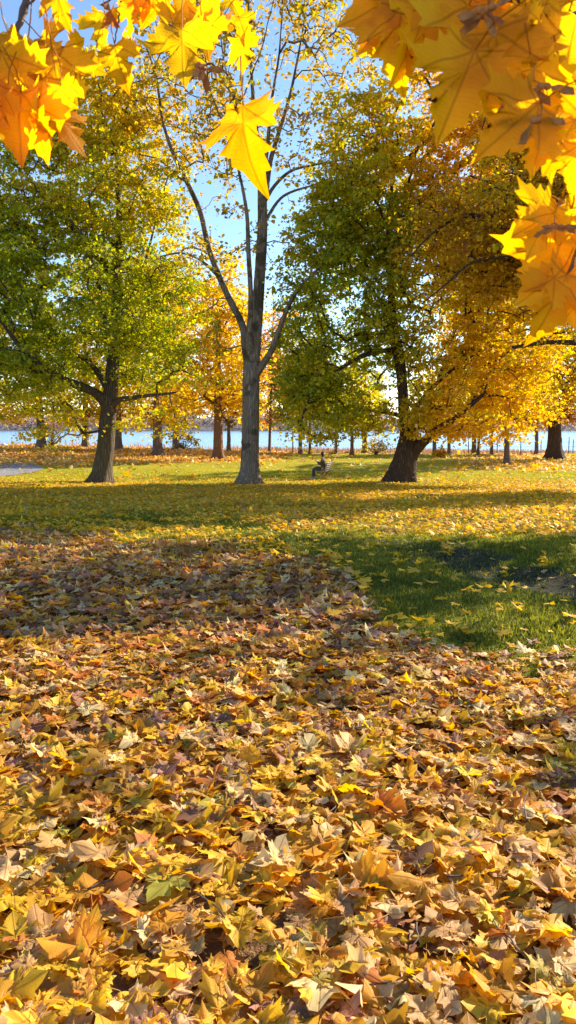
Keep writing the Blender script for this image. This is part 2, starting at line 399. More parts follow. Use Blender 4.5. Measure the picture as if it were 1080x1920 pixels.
def trunk_shape(m, n, rng, rough=.05, flare=None, lobes=5):
    th = np.arange(n) * 2 * PI / n
    s = 1 + rng.normal(0, rough, (m, n)) * .5
    ph = rng.uniform(0, 6)
    for k in (2, 3, lobes): s += rough * .8 * np.sin(k * th[None] + ph * k + np.linspace(0, 1.5, m)[:, None])
    if flare is not None: s *= 1 + flare[:, None] * (1 + .6 * np.sin(lobes * th[None] + ph))
    return s
def tree(name, label, cat, limbs_px, Y, base_r, blobs, n_att, per, leaf, spread, colfn, bark, seed, twig_r=.012, gaps=.35, group=None,
         flare=.55, origin_y=None, flat=.42, sides=12, gapscale=.45, seg=.45):
    """limbs_px: [( [(u,v,r[,dy])...] )...]  first is the trunk; dy is the offset in depth from Y"""
    rng = np.random.default_rng(seed)
    limbs = []
    for li, L in enumerate(limbs_px):
        pts = np.array([P(q[0], q[1], Y + (q[3] if len(q) > 3 else 0)) for q in L])
        r_ = np.array([q[2] for q in L])
        if li == 0: pts[0, 2] = gz(pts[0, 0], pts[0, 1]) - .12
        n = 5 if li == 0 else 4
        pp = catmull(pts, n); rr = np.interp(np.arange(len(pp)) / n, np.arange(len(r_)), r_)
        wob = catmull(rng.normal(0, 1, (len(pts), 3)), n); wob[0] = 0; wob *= (li > 0)
        pp[1:] += (wob * np.minimum(rr, .12)[:, None] * .35)[1:]
        limbs.append((pp, rr))
    root = limbs[0][0][0].copy(); root[2] += .12
    e = empty(name, root, label, cat, group)
    mb = MB()
    for li, (pp, rr) in enumerate(limbs):
        if li == 0:
            # extra rings near the ground for the root flare
            hh = pp[:, 2] - root[2]
            t0 = np.concatenate([np.linspace(0, hh[1] / (hh[-1] + .12) * 1.0, 1), ])
            dens = np.interp(np.linspace(0, len(pp) - 1, (len(pp) - 1) * 2 + 1), np.arange(len(pp)), np.arange(len(pp)))
            p2 = np.stack([np.interp(dens, np.arange(len(pp)), pp[:, k]) for k in range(3)], 1); r2 = np.interp(dens, np.arange(len(pp)), rr)
            fl = flare * np.exp(-np.maximum(p2[:, 2] - root[2], 0) / (.85 * max(r2[0], .25)))
            mb.tube(p2, r2, 20, True, trunk_shape(len(p2), 20, rng, .035, fl))
        else:
            mb.tube(pp, rr, sides, True, trunk_shape(len(pp), sides, rng, .05))
    # attractors inside the crown's volume
    att = []; W = np.array([b[3] * b[4] * b[5] for b in blobs], float); W /= W.sum()
    while len(att) < n_att:
        b = blobs[rng.choice(len(blobs), p=W)]
        v = rng.normal(0, 1, 3); v /= np.linalg.norm(v); v *= rng.uniform(.12, 1) ** (1 / 2.2)
        c = P(b[0], b[1], Y + b[2])
        p = c + v * np.array([b[3], b[5], b[4]])          # rx, ry(depth), rz in metres
        nz = vnoise(p[0] + p[2] * .37, p[1] * .6 + p[2] * 1.3, gapscale, seed + 3)
        if nz < gaps and rng.random() < .9: continue
        if p[2] < gz(p[0], p[1]) + 1.25: continue
        att.append(p)
    att = np.array(att)
    X, paths, rad, n0 = grow(limbs, att, rng, twig_r, seg)
    for j, ids in paths:
        pts = np.vstack([X[j], X[ids]]); r_ = np.concatenate([[rad[ids[0]] * 1.1], rad[ids]])
        ns = 3 if r_[0] < .02 else (4 if r_[0] < .05 else 6)
        mb.tube(pts, r_, ns, False)
    mb.build('trunk', bark, e)
    V, L_, N_, C_, U_ = make_crown_leaves(att, spread, per, leaf, colfn, rng, flat)
    # twig ends carry a few leaves between clumps too
    mesh_obj('crown', V, L_, N_, M['crown'], e, {'col': ('POINT', C_)})
    return e

# ------------------------------------------------------------------ masks on the ground (where leaves, grass and mud lie)
VB_U = [-900, -300, 0, 150, 300, 450, 580, 650, 700, 760, 850, 960, 1080, 1400, 2200]
VB_V = [962, 980, 992, 1004, 1018, 1030, 1048, 1085, 1140, 1185, 1215, 1240, 1262, 1330, 1500]
def masks(x, y):
    z = G(x, y); u, v, dep = to_px(x, y, z)
    edge = 26 * (fbm(x, y, .9, 21) - .5) * 2 + 14 * (vnoise(x, y, 4, 22) - .5)
    vb = np.interp(u, VB_U, VB_V) + edge
    carpet = smooth(-40, 46, v - vb + 30 * (vnoise(x, y, 2.6, 27) - .5))
    lf = smooth(620, 300, u); band = smooth(1008, 972, v + 26 * lf + edge * .6 - 14 * smooth(450, 900, u)) * smooth(893, 922, v + edge * .3) + .15 * smooth(893, 880, v)
    farl = smooth(880, 868, v + edge * .2 + np.interp(u, [0, 300, 520, 640], [0, 6, 14, 60])) * smooth(600, 520, u)
    farr = smooth(893, 872, v + edge * .2) * smooth(830, 930, u) * .7
    dd, p = ditch_dist(x, y)
    w = .18 + .75 * smooth(.42, .7, p)
    mud = smooth(1.15, .35, dd / w + (fbm(x, y, 2.2, 33) - .5) * 1.6) * (.25 + .75 * smooth(.35, .62, p)) * smooth(30, 22, y)
    return u, v, z, carpet, band, farl, farr, mud

def build_ground():
    ys = np.concatenate([np.arange(-6, 1, 1.0), np.arange(1, 14, .1), np.arange(14, 40, .3), np.arange(40, 130, 1.0), [135, 150, 200, 300, 500, 900, 1600, 3000]])
    xs = np.concatenate([-np.array([3000, 1500, 700, 300, 150, 100, 80]), np.arange(-60, -20, 2.0), np.arange(-20, -7, .5), np.arange(-7, 7, .12), np.arange(7, 20, .5), np.arange(20, 61, 2.0), [80, 100, 150, 300, 700, 1500, 3000]])
    X, Y = np.meshgrid(xs, ys); x = X.ravel(); y = Y.ravel()
    u, v, z, carpet, band, farl, farr, mud = masks(x, np.maximum(y, 1.3))
    behind = y < 1.6; carpet = np.where(behind, 1, carpet); band = np.where(behind, 0, band); z = G(x, y)
    nx, ny = len(xs), len(ys)
    i = np.arange(nx - 1)[None] + np.arange(ny - 1)[:, None] * nx
    L = np.stack([i, i + 1, i + 1 + nx, i + nx], -1).reshape(-1)
    leafy = np.clip(np.maximum.reduce([carpet, band * .75, farl, farr]), 0, 1)
    t = NT('ground_cover')
    at = t.n('ShaderNodeSeparateXYZ'); t.l(t.n('ShaderNodeAttribute', attribute_name='msk').outputs['Vector'], at.inputs[0])
    pos = t.n('ShaderNodeNewGeometry').outputs['Position']
    mp = t.n('ShaderNodeMapping'); t.l(pos, mp.inputs[0]); mp.inputs['Scale'].default_value = (1, 1, .0)
    n1 = t.noise(.9, 5, .6, pos); n2 = t.noise(14, 5, .7, pos); n3 = t.noise(60, 3, .6, pos)
    grass = t.mix(t.ramp(n1, .3, .7), (.14, .17, .02), (.40, .35, .03))
    yq = t.n('ShaderNodeSeparateXYZ'); t.l(pos, yq.inputs[0])
    grass = t.mix(t.math('MULTIPLY', t.ramp(yq.outputs[1], 24.0, 38.0), .6), grass, (.58, .50, .04))  # far grass painted yellower for the sun glow on the lawn
    grass = t.mix(t.ramp(n2, .35, .7), t.mix(1.0, grass, (.55, .55, .5), 'MULTIPLY'), grass)
    vo = t.n('ShaderNodeTexVoronoi', i_Scale=7.0); t.l(mp.outputs[0], vo.inputs['Vector'])
    rc = t.n('ShaderNodeSeparateColor'); t.l(vo.outputs['Color'], rc.inputs[0])
    vd = t.math('SUBTRACT', t.ramp(t.math('ADD', vo.outputs['Distance'], t.math('MULTIPLY', n3, .3)), .45, .65), 0.0)
    yr = t.n('ShaderNodeSeparateXYZ'); t.l(pos, yr.inputs[0])
    litter_far = t.mix(rc.outputs[0], (.52, .28, .09), (.66, .42, .13))
    litter_far = t.mix(t.math('GREATER_THAN', rc.outputs[1], .66), litter_far, (.32, .17, .08))
    litter_mid = t.mix(rc.outputs[0], (.46, .32, .045), (.60, .44, .05))
    lit = t.mix(t.ramp(yr.outputs[1], 36.0, 44.0), litter_mid, litter_far)
    soil = t.mix(n2, (.035, .024, .014), (.09, .06, .03))
    nearcol = t.mix(t.ramp(n2, .38, .62), (.10, .055, .03), (.22, .13, .06))
    farsel = t.ramp(yr.outputs[1], 12.0, 20.0)
    lit = t.mix(farsel, nearcol, lit)
    amt = t.math('MULTIPLY', at.outputs[0], t.math('SUBTRACT', 1.25, t.math('MULTIPLY', vd, t.math('MULTIPLY', farsel, .75))), clamp=True)
    thr = t.ramp(t.math('ADD', amt, t.math('MULTIPLY', t.math('SUBTRACT', n2, .5), .9)), .3, .7)
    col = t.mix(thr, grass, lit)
    mudc = t.mix(t.ramp(n2, .35, .65), (.03, .028, .02), (.09, .085, .05))
    mf = t.ramp(t.math('ADD', at.outputs[1], t.math('MULTIPLY', t.math('SUBTRACT', n2, .5), 1.6)), .35, .75)
    col = t.mix(mf, col, mudc)
    d = t.n('ShaderNodeBsdfPrincipled'); t.l(col, d.inputs['Base Color']); d.inputs['Specular IOR Level'].default_value = .03
    d.inputs['Roughness'].default_value = 1.0
    bp = t.n('ShaderNodeBump', i_Strength=.8, i_Distance=.05); t.l(t.math('ADD', n2, t.math('MULTIPLY', n3, .5)), bp.inputs['Height']); t.l(bp.outputs[0], d.inputs['Normal'])
    t.l(d.outputs[0], t.out.inputs[0])
    o = mesh_obj('ground', np.stack([x, y, z], 1), L, np.full((nx - 1) * (ny - 1), 4), t.m, None,
                 {'msk': ('POINT', np.stack([leafy, mud, band], 1))}, True)
    tag(o, kind='structure')
build_ground()

def build_path():
    px = [(-420, 915), (-200, 903), (-60, 894), (5, 888), (38, 882), (34, 875), (0, 869), (-60, 864), (-160, 860)]
    c = catmull([ground_at(a, b) for a, b in px], 8)
    T = np.gradient(c[:, :2], axis=0); T /= np.linalg.norm(T, axis=1)[:, None]; Nn = np.stack([-T[:, 1], T[:, 0]], 1)
    w = np.linspace(-1.15, 1.15, 7)
    V = []
    for i in range(len(c)):
        for q in w:
            x, y = c[i, :2] + Nn[i] * q; V.append((x, y, gz(x, y) + .03))
    k = len(w); L = []
    for i in range(len(c) - 1):
        for j in range(k - 1): L += [i * k + j, (i + 1) * k + j, (i + 1) * k + j + 1, i * k + j + 1]
    m = mat_plain('asphalt', (.20, .19, .24), .85, .25, 9, bump=.3)
    tag(mesh_obj('path', V, L, [4] * (len(L) // 4), m, None, None, True), kind='structure')
build_path()

# ------------------------------------------------------------------ water, far shore
def build_water():
    t = NT('lake_water'); pos = t.n('ShaderNodeNewGeometry').outputs['Position']
    mp = t.n('ShaderNodeMapping'); t.l(pos, mp.inputs[0]); mp.inputs['Scale'].default_value = (.5, 1.2, 1)
    n = t.noise(.8, 5, .6, mp.outputs[0]); n2 = t.noise(.02, 3, .5, mp.outputs[0])
    d = t.n('ShaderNodeBsdfPrincipled', i_Roughness=.18); d.inputs['Base Color'].default_value = (.06, .20, .42, 1)
    d.inputs['IOR'].default_value = 1.333
    bp = t.n('ShaderNodeBump', i_Strength=.55, i_Distance=.25); t.l(n, bp.inputs['Height']); t.l(bp.outputs[0], d.inputs['Normal'])
    t.l(d.outputs[0], t.out.inputs[0])
    V = [(-1600, 92, -3.75), (1600, 92, -3.75), (1600, 990, -3.75), (-1600, 990, -3.75)]
    tag(mesh_obj('lake_water', V, [0, 1, 2, 3], [4], t.m), kind='structure')
build_water()
def hill_h(x): return 9 + 8 * fbm(x, x * 0, .006, 40) + 3 * vnoise(x, x * 0, .03, 41)
def build_hills():
    xs = np.arange(-1500, 1501, 20.0); V = []; prof = [(880, -5.5), (905, -3.4), (935, 0), (1000, .6), (1100, 1.0), (1300, 1.1)]
    for y, f in prof:
        for x in xs: V.append((x, y + 12 * math.sin(x * .01), f if f < 0 else -2 + hill_h(np.array([x]))[0] * f))
    n = len(xs); L = []
    for i in range(len(prof) - 1):
        for j in range(n - 1): L += [i * n + j, i * n + j + 1, (i + 1) * n + j + 1, (i + 1) * n + j]
    m = mat_plain('far_hill', (.13, .12, .12), .9, .3, .05)
    tag(mesh_obj('hills', V, L, [4] * (len(L) // 4), m, None, None, True), kind='structure')
    rng = np.random.default_rng(4); n = 14000
    x = rng.uniform(-600, 600, n); y = rng.uniform(905, 1000, n); h = hill_h(x)
    fz = np.interp(y, [905, 935, 1000], [0, .0, 1])
    z = -3 + rng.uniform(0, 1, n) ** .8 * (16 + 10 * vnoise(x, y, .05, 6)) + np.interp(y, [905, 935, 1000], [0, 1.5, 1]) * 2
    c = np.array([(.26, .20, .22), (.34, .23, .20), (.22, .20, .22), (.40, .28, .20)])[rng.integers(0, 4, n)] * rng.uniform(.8, 1.2, (n, 1))  # pinkish grey puts the distance haze into the foliage colour
    V, L, N, C, U = scatter([KITE2], np.zeros(n, int), np.stack([x, y, z], 1), euler_mats(rng.uniform(0, 6.3, n), rng.normal(0, .9, n), rng.normal(0, .9, n)), rng.uniform(2.2, 4.5, n), c)
    tag(mesh_obj('far_shore_trees', V, L, N, M['ground_leaf_far'], None, {'col': ('POINT', C)}),
        'low band of muted autumn woods along the far shore of the lake', 'woods', kind='stuff')
build_hills()

# ------------------------------------------------------------------ hero trees
GRN = (.16, .22, .028); GRN2 = (.31, .34, .03); LIME = (.40, .39, .03); YEL = (.60, .46, .035); GLD = (.66, .40, .03); ORG = (.58, .24, .03); BRN = (.30, .14, .04)
def cj_fn(cols, tf, cw=.12, lw=.13, vw=.14):
    def f(pos, ci, centres, rng):
        tc = tf(centres) + rng.normal(0, cw, len(centres))
        t = tc[ci] + rng.normal(0, lw, len(pos))
        return np.clip(lerp_cols(cols, t) * (1 + rng.normal(0, vw, (len(pos), 1))), .008, .85)
    return f
def px_of(c): return to_px(c[:, 0], c[:, 1], c[:, 2])[:2]

def left_t(c):
    u, v = px_of(c); return np.interp(v, [60, 250, 400, 520, 700, 760, 830], [.82, .70, .50, .30, .34, .66, .74]) + .0006 * (u - 150)  # lowest hanging clumps coloured yellower to carry the light on them
tree('leafy_park_tree', 'broad green and yellow tree with brown trunk, leftmost of three big trees', 'tree',
     [[(188, 904, .46), (192, 880, .42), (198, 840, .40), (202, 790, .38), (208, 730, .33), (214, 650, .27, .2), (219, 560, .22, .3), (223, 440, .15, .2), (221, 330, .10), (215, 220, .05)],
      [(201, 770, .27), (180, 742, .22, -.3), (150, 724, .19, -.8), (110, 706, .16, -1.2), (70, 680, .13, -1.6), (30, 640, .10, -2), (-10, 590, .07, -2.4), (-60, 560, .04, -2.6)],
      [(206, 740, .18), (185, 700, .15, .4), (160, 672, .12, .8), (125, 655, .09, 1.2), (95, 610, .06, 1.5)],
      [(204, 775, .16), (222, 752, .12, -.5), (250, 744, .10, -1), (285, 742, .07, -1.6), (330, 735, .04, -2)],
      [(213, 660, .16), (195, 600, .12, -1), (180, 520, .09, -1.6), (150, 430, .05, -2)],
      [(217, 600, .14), (245, 560, .10, .8), (270, 500, .07, 1.2), (290, 420, .04, 1.6)]],
     34.5, .6,
     [(110, 560, 0, 6.4, 4.2, 5.2), (190, 330, 0, 4.4, 4.4, 4.2), (190, 200, 0, 3.0, 2.2, 3.0), (20, 720, -1, 3.8, 2.0, 3.6), (285, 660, -.5, 2.3, 2.0, 3.0), (-60, 500, 0, 3.6, 4.5, 3.6), (270, 772, -1.5, 2.0, .8, 1.8), (90, 785, -1, 2.2, .9, 2.2), (0, 770, -1, 2.0, .9, 2), (370, 735, -2, 1.2, .9, 1.3), (80, 808, -1.5, 1.4, .7, 1.2), (330, 790, -2, 1.5, .6, 1.2), (270, 300, .3, 2.4, 4.0, 2.6), (60, 330, 0, 3.4, 3.2, 3), (-60, 640, 0, 3.5, 3, 3.5), (310, 560, 0, 1.8, 2.4, 2.2)],
     2050, 48, .17, .54, cj_fn([GRN, GRN2, LIME, YEL, GLD], left_t), M['bark_brown'], 1, gaps=.40, flat=.34)

def mid_t(c):
    u, v = px_of(c); return np.interp(v, [0, 300, 500, 700], [.80, .72, .62, .62])
tree('tall_slender_tree', 'tall open-crowned tree with straight grey mottled trunk, in the middle of the lawn', 'tree',
     [[(468, 911, .42), (469, 880, .39), (470, 830, .375), (471, 760, .37), (472, 690, .35), (479, 630, .27), (486, 540, .235), (492, 440, .21), (492, 370, .19), (488, 310, .13), (478, 220, .09), (470, 110, .06), (465, -20, .04)],
      [(470, 700, .22), (462, 650, .17, .2), (452, 610, .15, .3), (425, 545, .13, .5), (395, 470, .12, .8), (375, 400, .11, 1), (350, 340, .10, 1), (325, 290, .08, 1), (305, 225, .06, 1), (295, 150, .05, 1), (275, 90, .035, 1)],
      [(472, 680, .17), (470, 640, .14, -.4), (470, 560, .10, -.7), (467, 470, .09, -.9), (464, 400, .075, -1), (450, 330, .05, -1.2), (430, 260, .04, -1.4), (395, 170, .03, -1.4), (380,60,.02,-1.4)],
      [(473, 715, .2), (488, 690, .16, -.2), (505, 655, .13, -.4), (522, 615, .11, -.6), (545, 565, .09, -.8), (563, 535, .07, -1), (600, 500, .04, -1.2)],
      [(491, 400, .15), (499, 350, .12, .2), (508, 300, .10, .3), (528, 235, .08, .4), (545, 170, .06, .4), (562, 90, .04, .5), (575, 10, .025, .5)],
      [(492, 400, .12), (496, 340, .09, -.5), (500, 270, .08, -.8), (512, 180, .06, -1), (524, 100, .04, -1.2), (530, 0, .03, -1.2)],
      [(492, 385, .09), (515, 350, .075, .2), (545, 322, .06, .2), (580, 310, .05, .3), (640, 300, .03, .3)],
      [(492, 420, .08), (520, 380, .06, .6), (545, 360, .05, .8), (600, 345, .03, 1)],
      [(415, 525, .08), (380, 490, .05, 1), (340, 475, .045, 1.2), (300, 480, .03, 1.5)],
      [(488, 320, .08), (470, 260, .06, .5), (440, 190, .045, .8), (420, 110, .03, 1), (410, 20, .02, 1)],
      [(350, 340, .06), (330, 330, .045, .6), (300, 300, .03, .8), (260, 290, .02, 1)]],
     32.6, .5,
     [(500, 110, 0, 4.8, 4.6, 4.2), (330, 180, .6, 2.6, 3.4, 3.2), (320, 450, .8, 2.0, 2.2, 2.0), (590, 300, .4, 1.7, 3.2, 2.0), (420, 400, 0, 2.0, 2.6, 2.4), (375, 620, 0, 1.6, 1.8, 2.0), (570, 520, -.6, .9, .9, 1.2), (520, 440, 0, 1.2, 1.4, 1.6), (480, -60, 0, 4.2, 2.5, 4)],
     700, 15, .19, .46, cj_fn([GRN2, (.30, .28, .025), (.44, .32, .03), (.50, .29, .03)], mid_t, .16), M['bark_grey'], 2, gaps=.33, twig_r=.011, flat=.55)

def right_t(c):
    u, v = px_of(c); return .26 + np.interp(u, [530, 650, 760, 830, 1000], [.10, .04, .18, .55, .64]) + np.interp(v, [150, 330, 430, 560, 700, 790, 830], [.40, .30, .06, .0, .06, .2, .30])
tree('leaning_old_tree', 'green and gold tree with thick dark leaning trunk, right of the bench', 'tree',
     [[(750, 906, .60), (755, 885, .54), (762, 855, .50), (767, 830, .48), (766, 810, .38), (760, 785, .29), (757, 760, .24), (753, 700, .22), (745, 650, .24), (738, 610, .2), (733, 540, .15), (728, 480, .13), (732, 380, .09), (745, 260, .05)],
      [(768, 868, .3), (780, 846, .27, -.3), (795, 828, .22, -.8), (820, 808, .18, -1.3), (860, 780, .12, -2), (910, 740, .08, -2.6)],
      [(744, 655, .17), (720, 656, .12, -.5), (690, 660, .11, -1), (655, 680, .09, -1.5), (620, 705, .075, -2), (590, 735, .06, -2.3), (572, 770, .04, -2.5), (562, 800, .03, -2.5)],
      [(736, 560, .1), (690, 500, .07, .5), (650, 440, .05, .8), (620, 380, .03, 1)],
      [(734, 500, .1), (780, 440, .07, .5), (820, 370, .05, .8)],
      [(760, 800, .12), (800, 740, .1, -.5), (850, 690, .07, -1), (910, 650, .04, -1)],
      [(760, 780, .1), (700, 770, .08, -.5), (640, 775, .05, -1.2)]],
     34.0, .8,
     [(650, 560, 0, 3.2, 5.6, 4.5), (625, 420, 0, 2.2, 3.0, 3), (590, 680, -.5, 2.2, 2.2, 2.6), (680, 240, 0, 2.2, 2.0, 2.6), (700, 350, 0, 3.4, 3.8, 4.2), (775, 205, 0, 3.0, 3.0, 3.4), (880, 230, .5, 3.2, 3.0, 3.4), (630, 735, -.5, 2.6, 2.0, 3.6), (860, 710, -1, 3.3, 2.6, 3.6), (820, 520, 0, 3.6, 4.2, 4.5), (890, 350, .5, 3.4, 4, 4.5), (960, 560, 0, 3.2, 5.0, 4), (620, 790, -1, 2.5, .8, 3), (870, 780, -1.5, 3.4, 1.1, 3), (720, 805, -1, 1.4, .5, 2), (590, 800, -1.5, 1.8, .6, 2), (930, 800, -2, 2.4, .8, 2), (830, 805, -1.5, 1.6, .7, 2)],
     2900, 46, .17, .54, cj_fn([GRN, GRN2, LIME, YEL, GLD], right_t), M['bark_dark'], 3, gaps=.38, flare=.36, flat=.34)

def gold_t(c):
    u, v = px_of(c); return .55 + np.interp(v, [150, 450, 600], [.05, .12, -.05]) - .12 * smooth(980, 1150, u)
tree('golden_tree', 'golden brown tree at the right edge with drooping dark branches, its trunk outside the photo', 'tree',
     [[(1270, 960, .6), (1268, 900, .42), (1262, 800, .38), (1250, 680, .34), (1235, 560, .28), (1215, 440, .2), (1190, 320, .14), (1170, 200, .08)],
      [(1258, 700, .2), (1190, 610, .16, -.3), (1110, 530, .13, -.6), (1030, 470, .1, -.8), (950, 430, .08, -1), (880, 405, .06, -1), (820, 430, .04, -1), (770, 480, .02, -1)],
      [(1250, 640, .18), (1160, 520, .13, .6), (1060, 420, .1, 1), (960, 360, .07, 1.2), (880, 330, .04, 1.4)],
      [(1030, 470, .08), (960, 480, .06, -1), (890, 490, .05, -1), (840, 530, .035, -1), (790, 570, .02, -1)],
      [(1255, 720, .16), (1150, 660, .12, -.6), (1050, 640, .08, -1), (960, 650, .05, -1)]],
     27.0, .5,
     [(960, 420, 0, 3.9, 2.9, 3.4), (1130, 350, 0, 4.6, 4.6, 4.5), (850, 470, -.5, 2.0, 1.9, 2.2), (1080, 620, 0, 3.0, 1.9, 3.0), (1180, 600, 0, 4, 3, 4), (1130, 720, .5, 2.8, 1.3, 2.6), (1000, 560, 1, 2.4, 2, 2.4), (1080, 540, -1, 2.6, 2.4, 2.6), (1060, 720, 1.5, 2.0, 1.2, 2)],
     1750, 44, .15, .50, cj_fn([LIME, YEL, (.58, .40, .03), (.44, .28, .04), BRN], gold_t, .14), M['bark_dark'], 4, gaps=.4, flat=.5)

# ------------------------------------------------------------------ trees behind the lawn
def bg(name, label, u, Y, r, top, blobs, cols, t0, seed, n=150, per=30, leaf=.28, spread=.75, bark='bark_far', lean=0, cw=.15, forks=1, group=None, gaps=.3, twig=.02, v_low=None):
    """u, Y trunk place; r trunk radius; top = v of the trunk's top; blobs (du, v, rx, rz)"""
    k = FPX / Y; p0 = P(u, 850, Y); g = gz(p0[0], Y); _, vb, _ = to_px(p0[0], Y, g)
    r = r * .85
    L = [[(u, vb, r * 1.15), (u + lean * .15, vb - (vb - top) * .15, r), (u + lean * .5, vb - (vb - top) * .5, r * .72), (u + lean, top, r * .25)]]
    rr = np.random.default_rng(seed)
    for q in range(forks):
        s = -1 if q % 2 else 1; h = rr.uniform(.3, .5); v0 = vb - (vb - top) * h
        L.append([(u + lean * h, v0, r * .5), (u + lean * h + s * k * .8, v0 - k * 1.1, r * .35, .4 * s), (u + s * k * 1.9, v0 - k * 2.4, r * .18, .8 * s)])
    B = [(u + b[0], b[1], 0, b[2], b[3], (b[2] + b[3]) * .5) for b in blobs]
    return tree(name, label, 'tree', L, Y, r, B, n, per, leaf, spread, cj_fn(cols, lambda c: np.full(len(c), t0), cw), M[bark], seed, twig, gaps, group, flare=.5, sides=7, seg=.9)
YG = [GRN2, LIME, YEL, GLD]; OR = [YEL, GLD, ORG, (.62, .26, .10)]; PK = [(.55, .30, .16), (.6, .32, .14), (.5, .2, .09)]; RB = [GLD, ORG, BRN, (.2, .09, .04)]
bg('shore_tree', 'yellow-green lakeside tree with a left-leaning brown trunk, first from the left edge', 78, 66, .42, 640, [(-60, 700, 5.5, 4.2), (10, 760, 4.4, 1.8), (-20, 620, 4.5, 3.5)], YG, .7, 21, 380, lean=-10)
bg('shore_tree', 'yellow lakeside tree with flared trunk, second from the left edge', 160, 68, .33, 600, [(0, 720, 5.4, 3.8), (40, 600, 5, 4), (10, 770, 3.5, 1.2)], YG, .78, 22, 360, gaps=.25)
bg('shore_tree', 'pale-trunked lakeside tree half hidden behind the big left tree', 220, 66, .42, 600, [(10, 700, 4.5, 3.6), (40, 768, 3.2, 1.3), (30, 560, 4, 4)], OR, .2, 23, 330)
bg('orange_tree', 'orange and yellow tree with thick brown trunk right of the big left tree', 295, 58, .40, 560, [(0, 700, 4.8, 3.8), (10, 580, 4.2, 3.6), (70, 500, 3.4, 3.4), (40, 765, 3.0, 1.0)], OR, .12, 24, 400)
bg('shore_tree', 'green-tinged small tree with dark leafy trunk, right of the thick orange tree', 329, 68, .30, 730, [(0, 760, 1.8, 2.0)], YG, .4, 25, 60)
bg('orange_tree', 'orange tree with reddish trunk just left of the tall slender tree', 409, 54, .40, 560, [(5, 700, 4.0, 3.2), (-30, 620, 3.4, 3.2), (30, 570, 2.6, 2.8), (20, 760, 2.6, 1.0)], OR, .15, 26, 330, bark='bark_red')
bg('brown_tree', 'small brown-leaved tree with forked dark trunk by the water, right of the reddish trunk', 429, 68, .20, 700, [(6, 755, 2.2, 2.2)], [BRN, (.2, .16, .05), GRN2], .4, 27, 70, forks=2, leaf=.25)
bg('orange_tree', 'bright golden orange tree glowing behind the tall slender trunk', 470, 74, .25, 600, [(25, 720, 3.0, 4.4), (-30, 620, 3.4, 4.5), (60, 640, 3, 3.5)], OR, .3, 28, 280, per=34)
bg('thin_tree', 'thin bare-looking tree with sparse pinkish orange leaves, right of the tall slender trunk', 505, 70, .15, 560, [(20, 740, 3.2, 3.2), (20, 640, 3, 4)], PK, .5, 29, 170, per=14, leaf=.26, lean=8, gaps=.4)
bg('sapling', 'very thin sapling between the pinkish tree and the dark green one', 549, 72, .07, 700, [(0, 745, 1.3, 2.2)], [GRN2, YEL, ORG], .5, 30, 34, per=16, leaf=.25, forks=0)
bg('dark_shore_tree', 'dark grey-trunked tree with olive crown left of the seated person', 563, 68, .19, 560, [(0, 720, 2.8, 4.6)], [GRN, (.12, .14, .03), LIME], .4, 31, 120, leaf=.28)
bg('shore_tree', 'slim grey trunk standing directly behind the left of the person on the bench', 581, 68, .13, 620, [(8, 720, 2.2, 3.4)], YG, .3, 32, 90, leaf=.28, forks=0)
bg('lake_edge_tree', 'pair of dark slim trunks right of the person, behind the green crown', 630, 70, .15, 640, [(0, 740, 2, 3)], YG, .5, 33, 60, forks=2, leaf=.28)
bg('lake_edge_tree', 'brown straight trunk midway between the bench and the leaning tree', 660, 66, .17, 620, [(0, 740, 2.2, 3)], YG, .55, 34, 60, bark='bark_red', leaf=.28)
bg('lake_edge_tree', 'wider grey trunk just left of the leaning tree', 684, 70, .26, 620, [(0, 740, 2.2, 3)], YG, .5, 35, 60, leaf=.28)
bg('lake_edge_tree', 'curved double trunk just right of the leaning tree', 815, 68, .19, 640, [(0, 745, 2.2, 2.8)], YG, .7, 36, 60, lean=-5, forks=2, leaf=.28)
bg('lake_edge_tree', 'short dark trunk seen under the golden leaves, second right of the leaning tree', 842, 68, .16, 640, [(0, 745, 2.2, 2.8)], OR, .4, 37, 60, leaf=.28)
bg('lake_edge_tree', 'grey trunk near the water between a thin stem and a slanting trunk', 889, 72, .24, 640, [(0, 745, 2.2, 2.8)], YG, .8, 38, 60, leaf=.28)
bg('lake_edge_tree', 'thin dark trunk slanting to the right over the water', 896, 66, .13, 640, [(8, 750, 2.0, 2.4)], YG, .7, 39, 50, lean=16, leaf=.28)
bg('lake_edge_tree', 'straight slim grey trunk under the yellow-green leaves right of the slanting trunk', 922, 68, .15, 620, [(10, 745, 2.6, 2.8)], YG, .75, 40, 90, leaf=.28)
bg('brown_tree', 'slim tree with pale orange leaves left of the huge dark trunk', 1006, 70, .19, 640, [(0, 755, 3.6, 2.4)], OR, .45, 41, 150, leaf=.28)
bg('brown_tree', 'red-brown crowned tree with a huge dark furrowed trunk at the right', 1040, 60, .62, 560, [(-20, 745, 4.6, 2.2), (60, 700, 4.4, 4.0), (-40, 650, 3.6, 3)], RB, .5, 42, 420, bark='bark_dark', leaf=.26)
tree('added_shade_tree', 'yellow maple added out of view past the right edge to dapple the leaf carpet with shade', 'tree',  # unseen tree, added so that its shade falls on the carpet and ditch
     [[(1500, 960, .4), (1500, 860, .3), (1505, 640, .26), (1500, 400, .18), (1490, 180, .08)],
      [(1503, 600, .14), (1440, 500, .1, .2), (1370, 440, .05, .4)], [(1502, 560, .14), (1560, 480, .1, -.5), (1620, 430, .05, -.8)]],
     15.5, .5, [(1370, 400, 0, 2.6, 1.5, 2.4), (1440, 250, 2.0, 2.9, 1.8, 2.8), (1560, 470, -1, 2.4, 1.4, 2.4), (1500, 120, 1, 2.0, 1.4, 2), (1650, 300, -5.5, 2.2, .5, 2.6), (1500, 330, -3.5, 1.8, .6, 1.8)],
     400, 24, .16, .40, cj_fn([LIME, YEL, GLD], lambda c: np.full(len(c), .6), .14), M['bark_brown'], 51, gaps=.56)
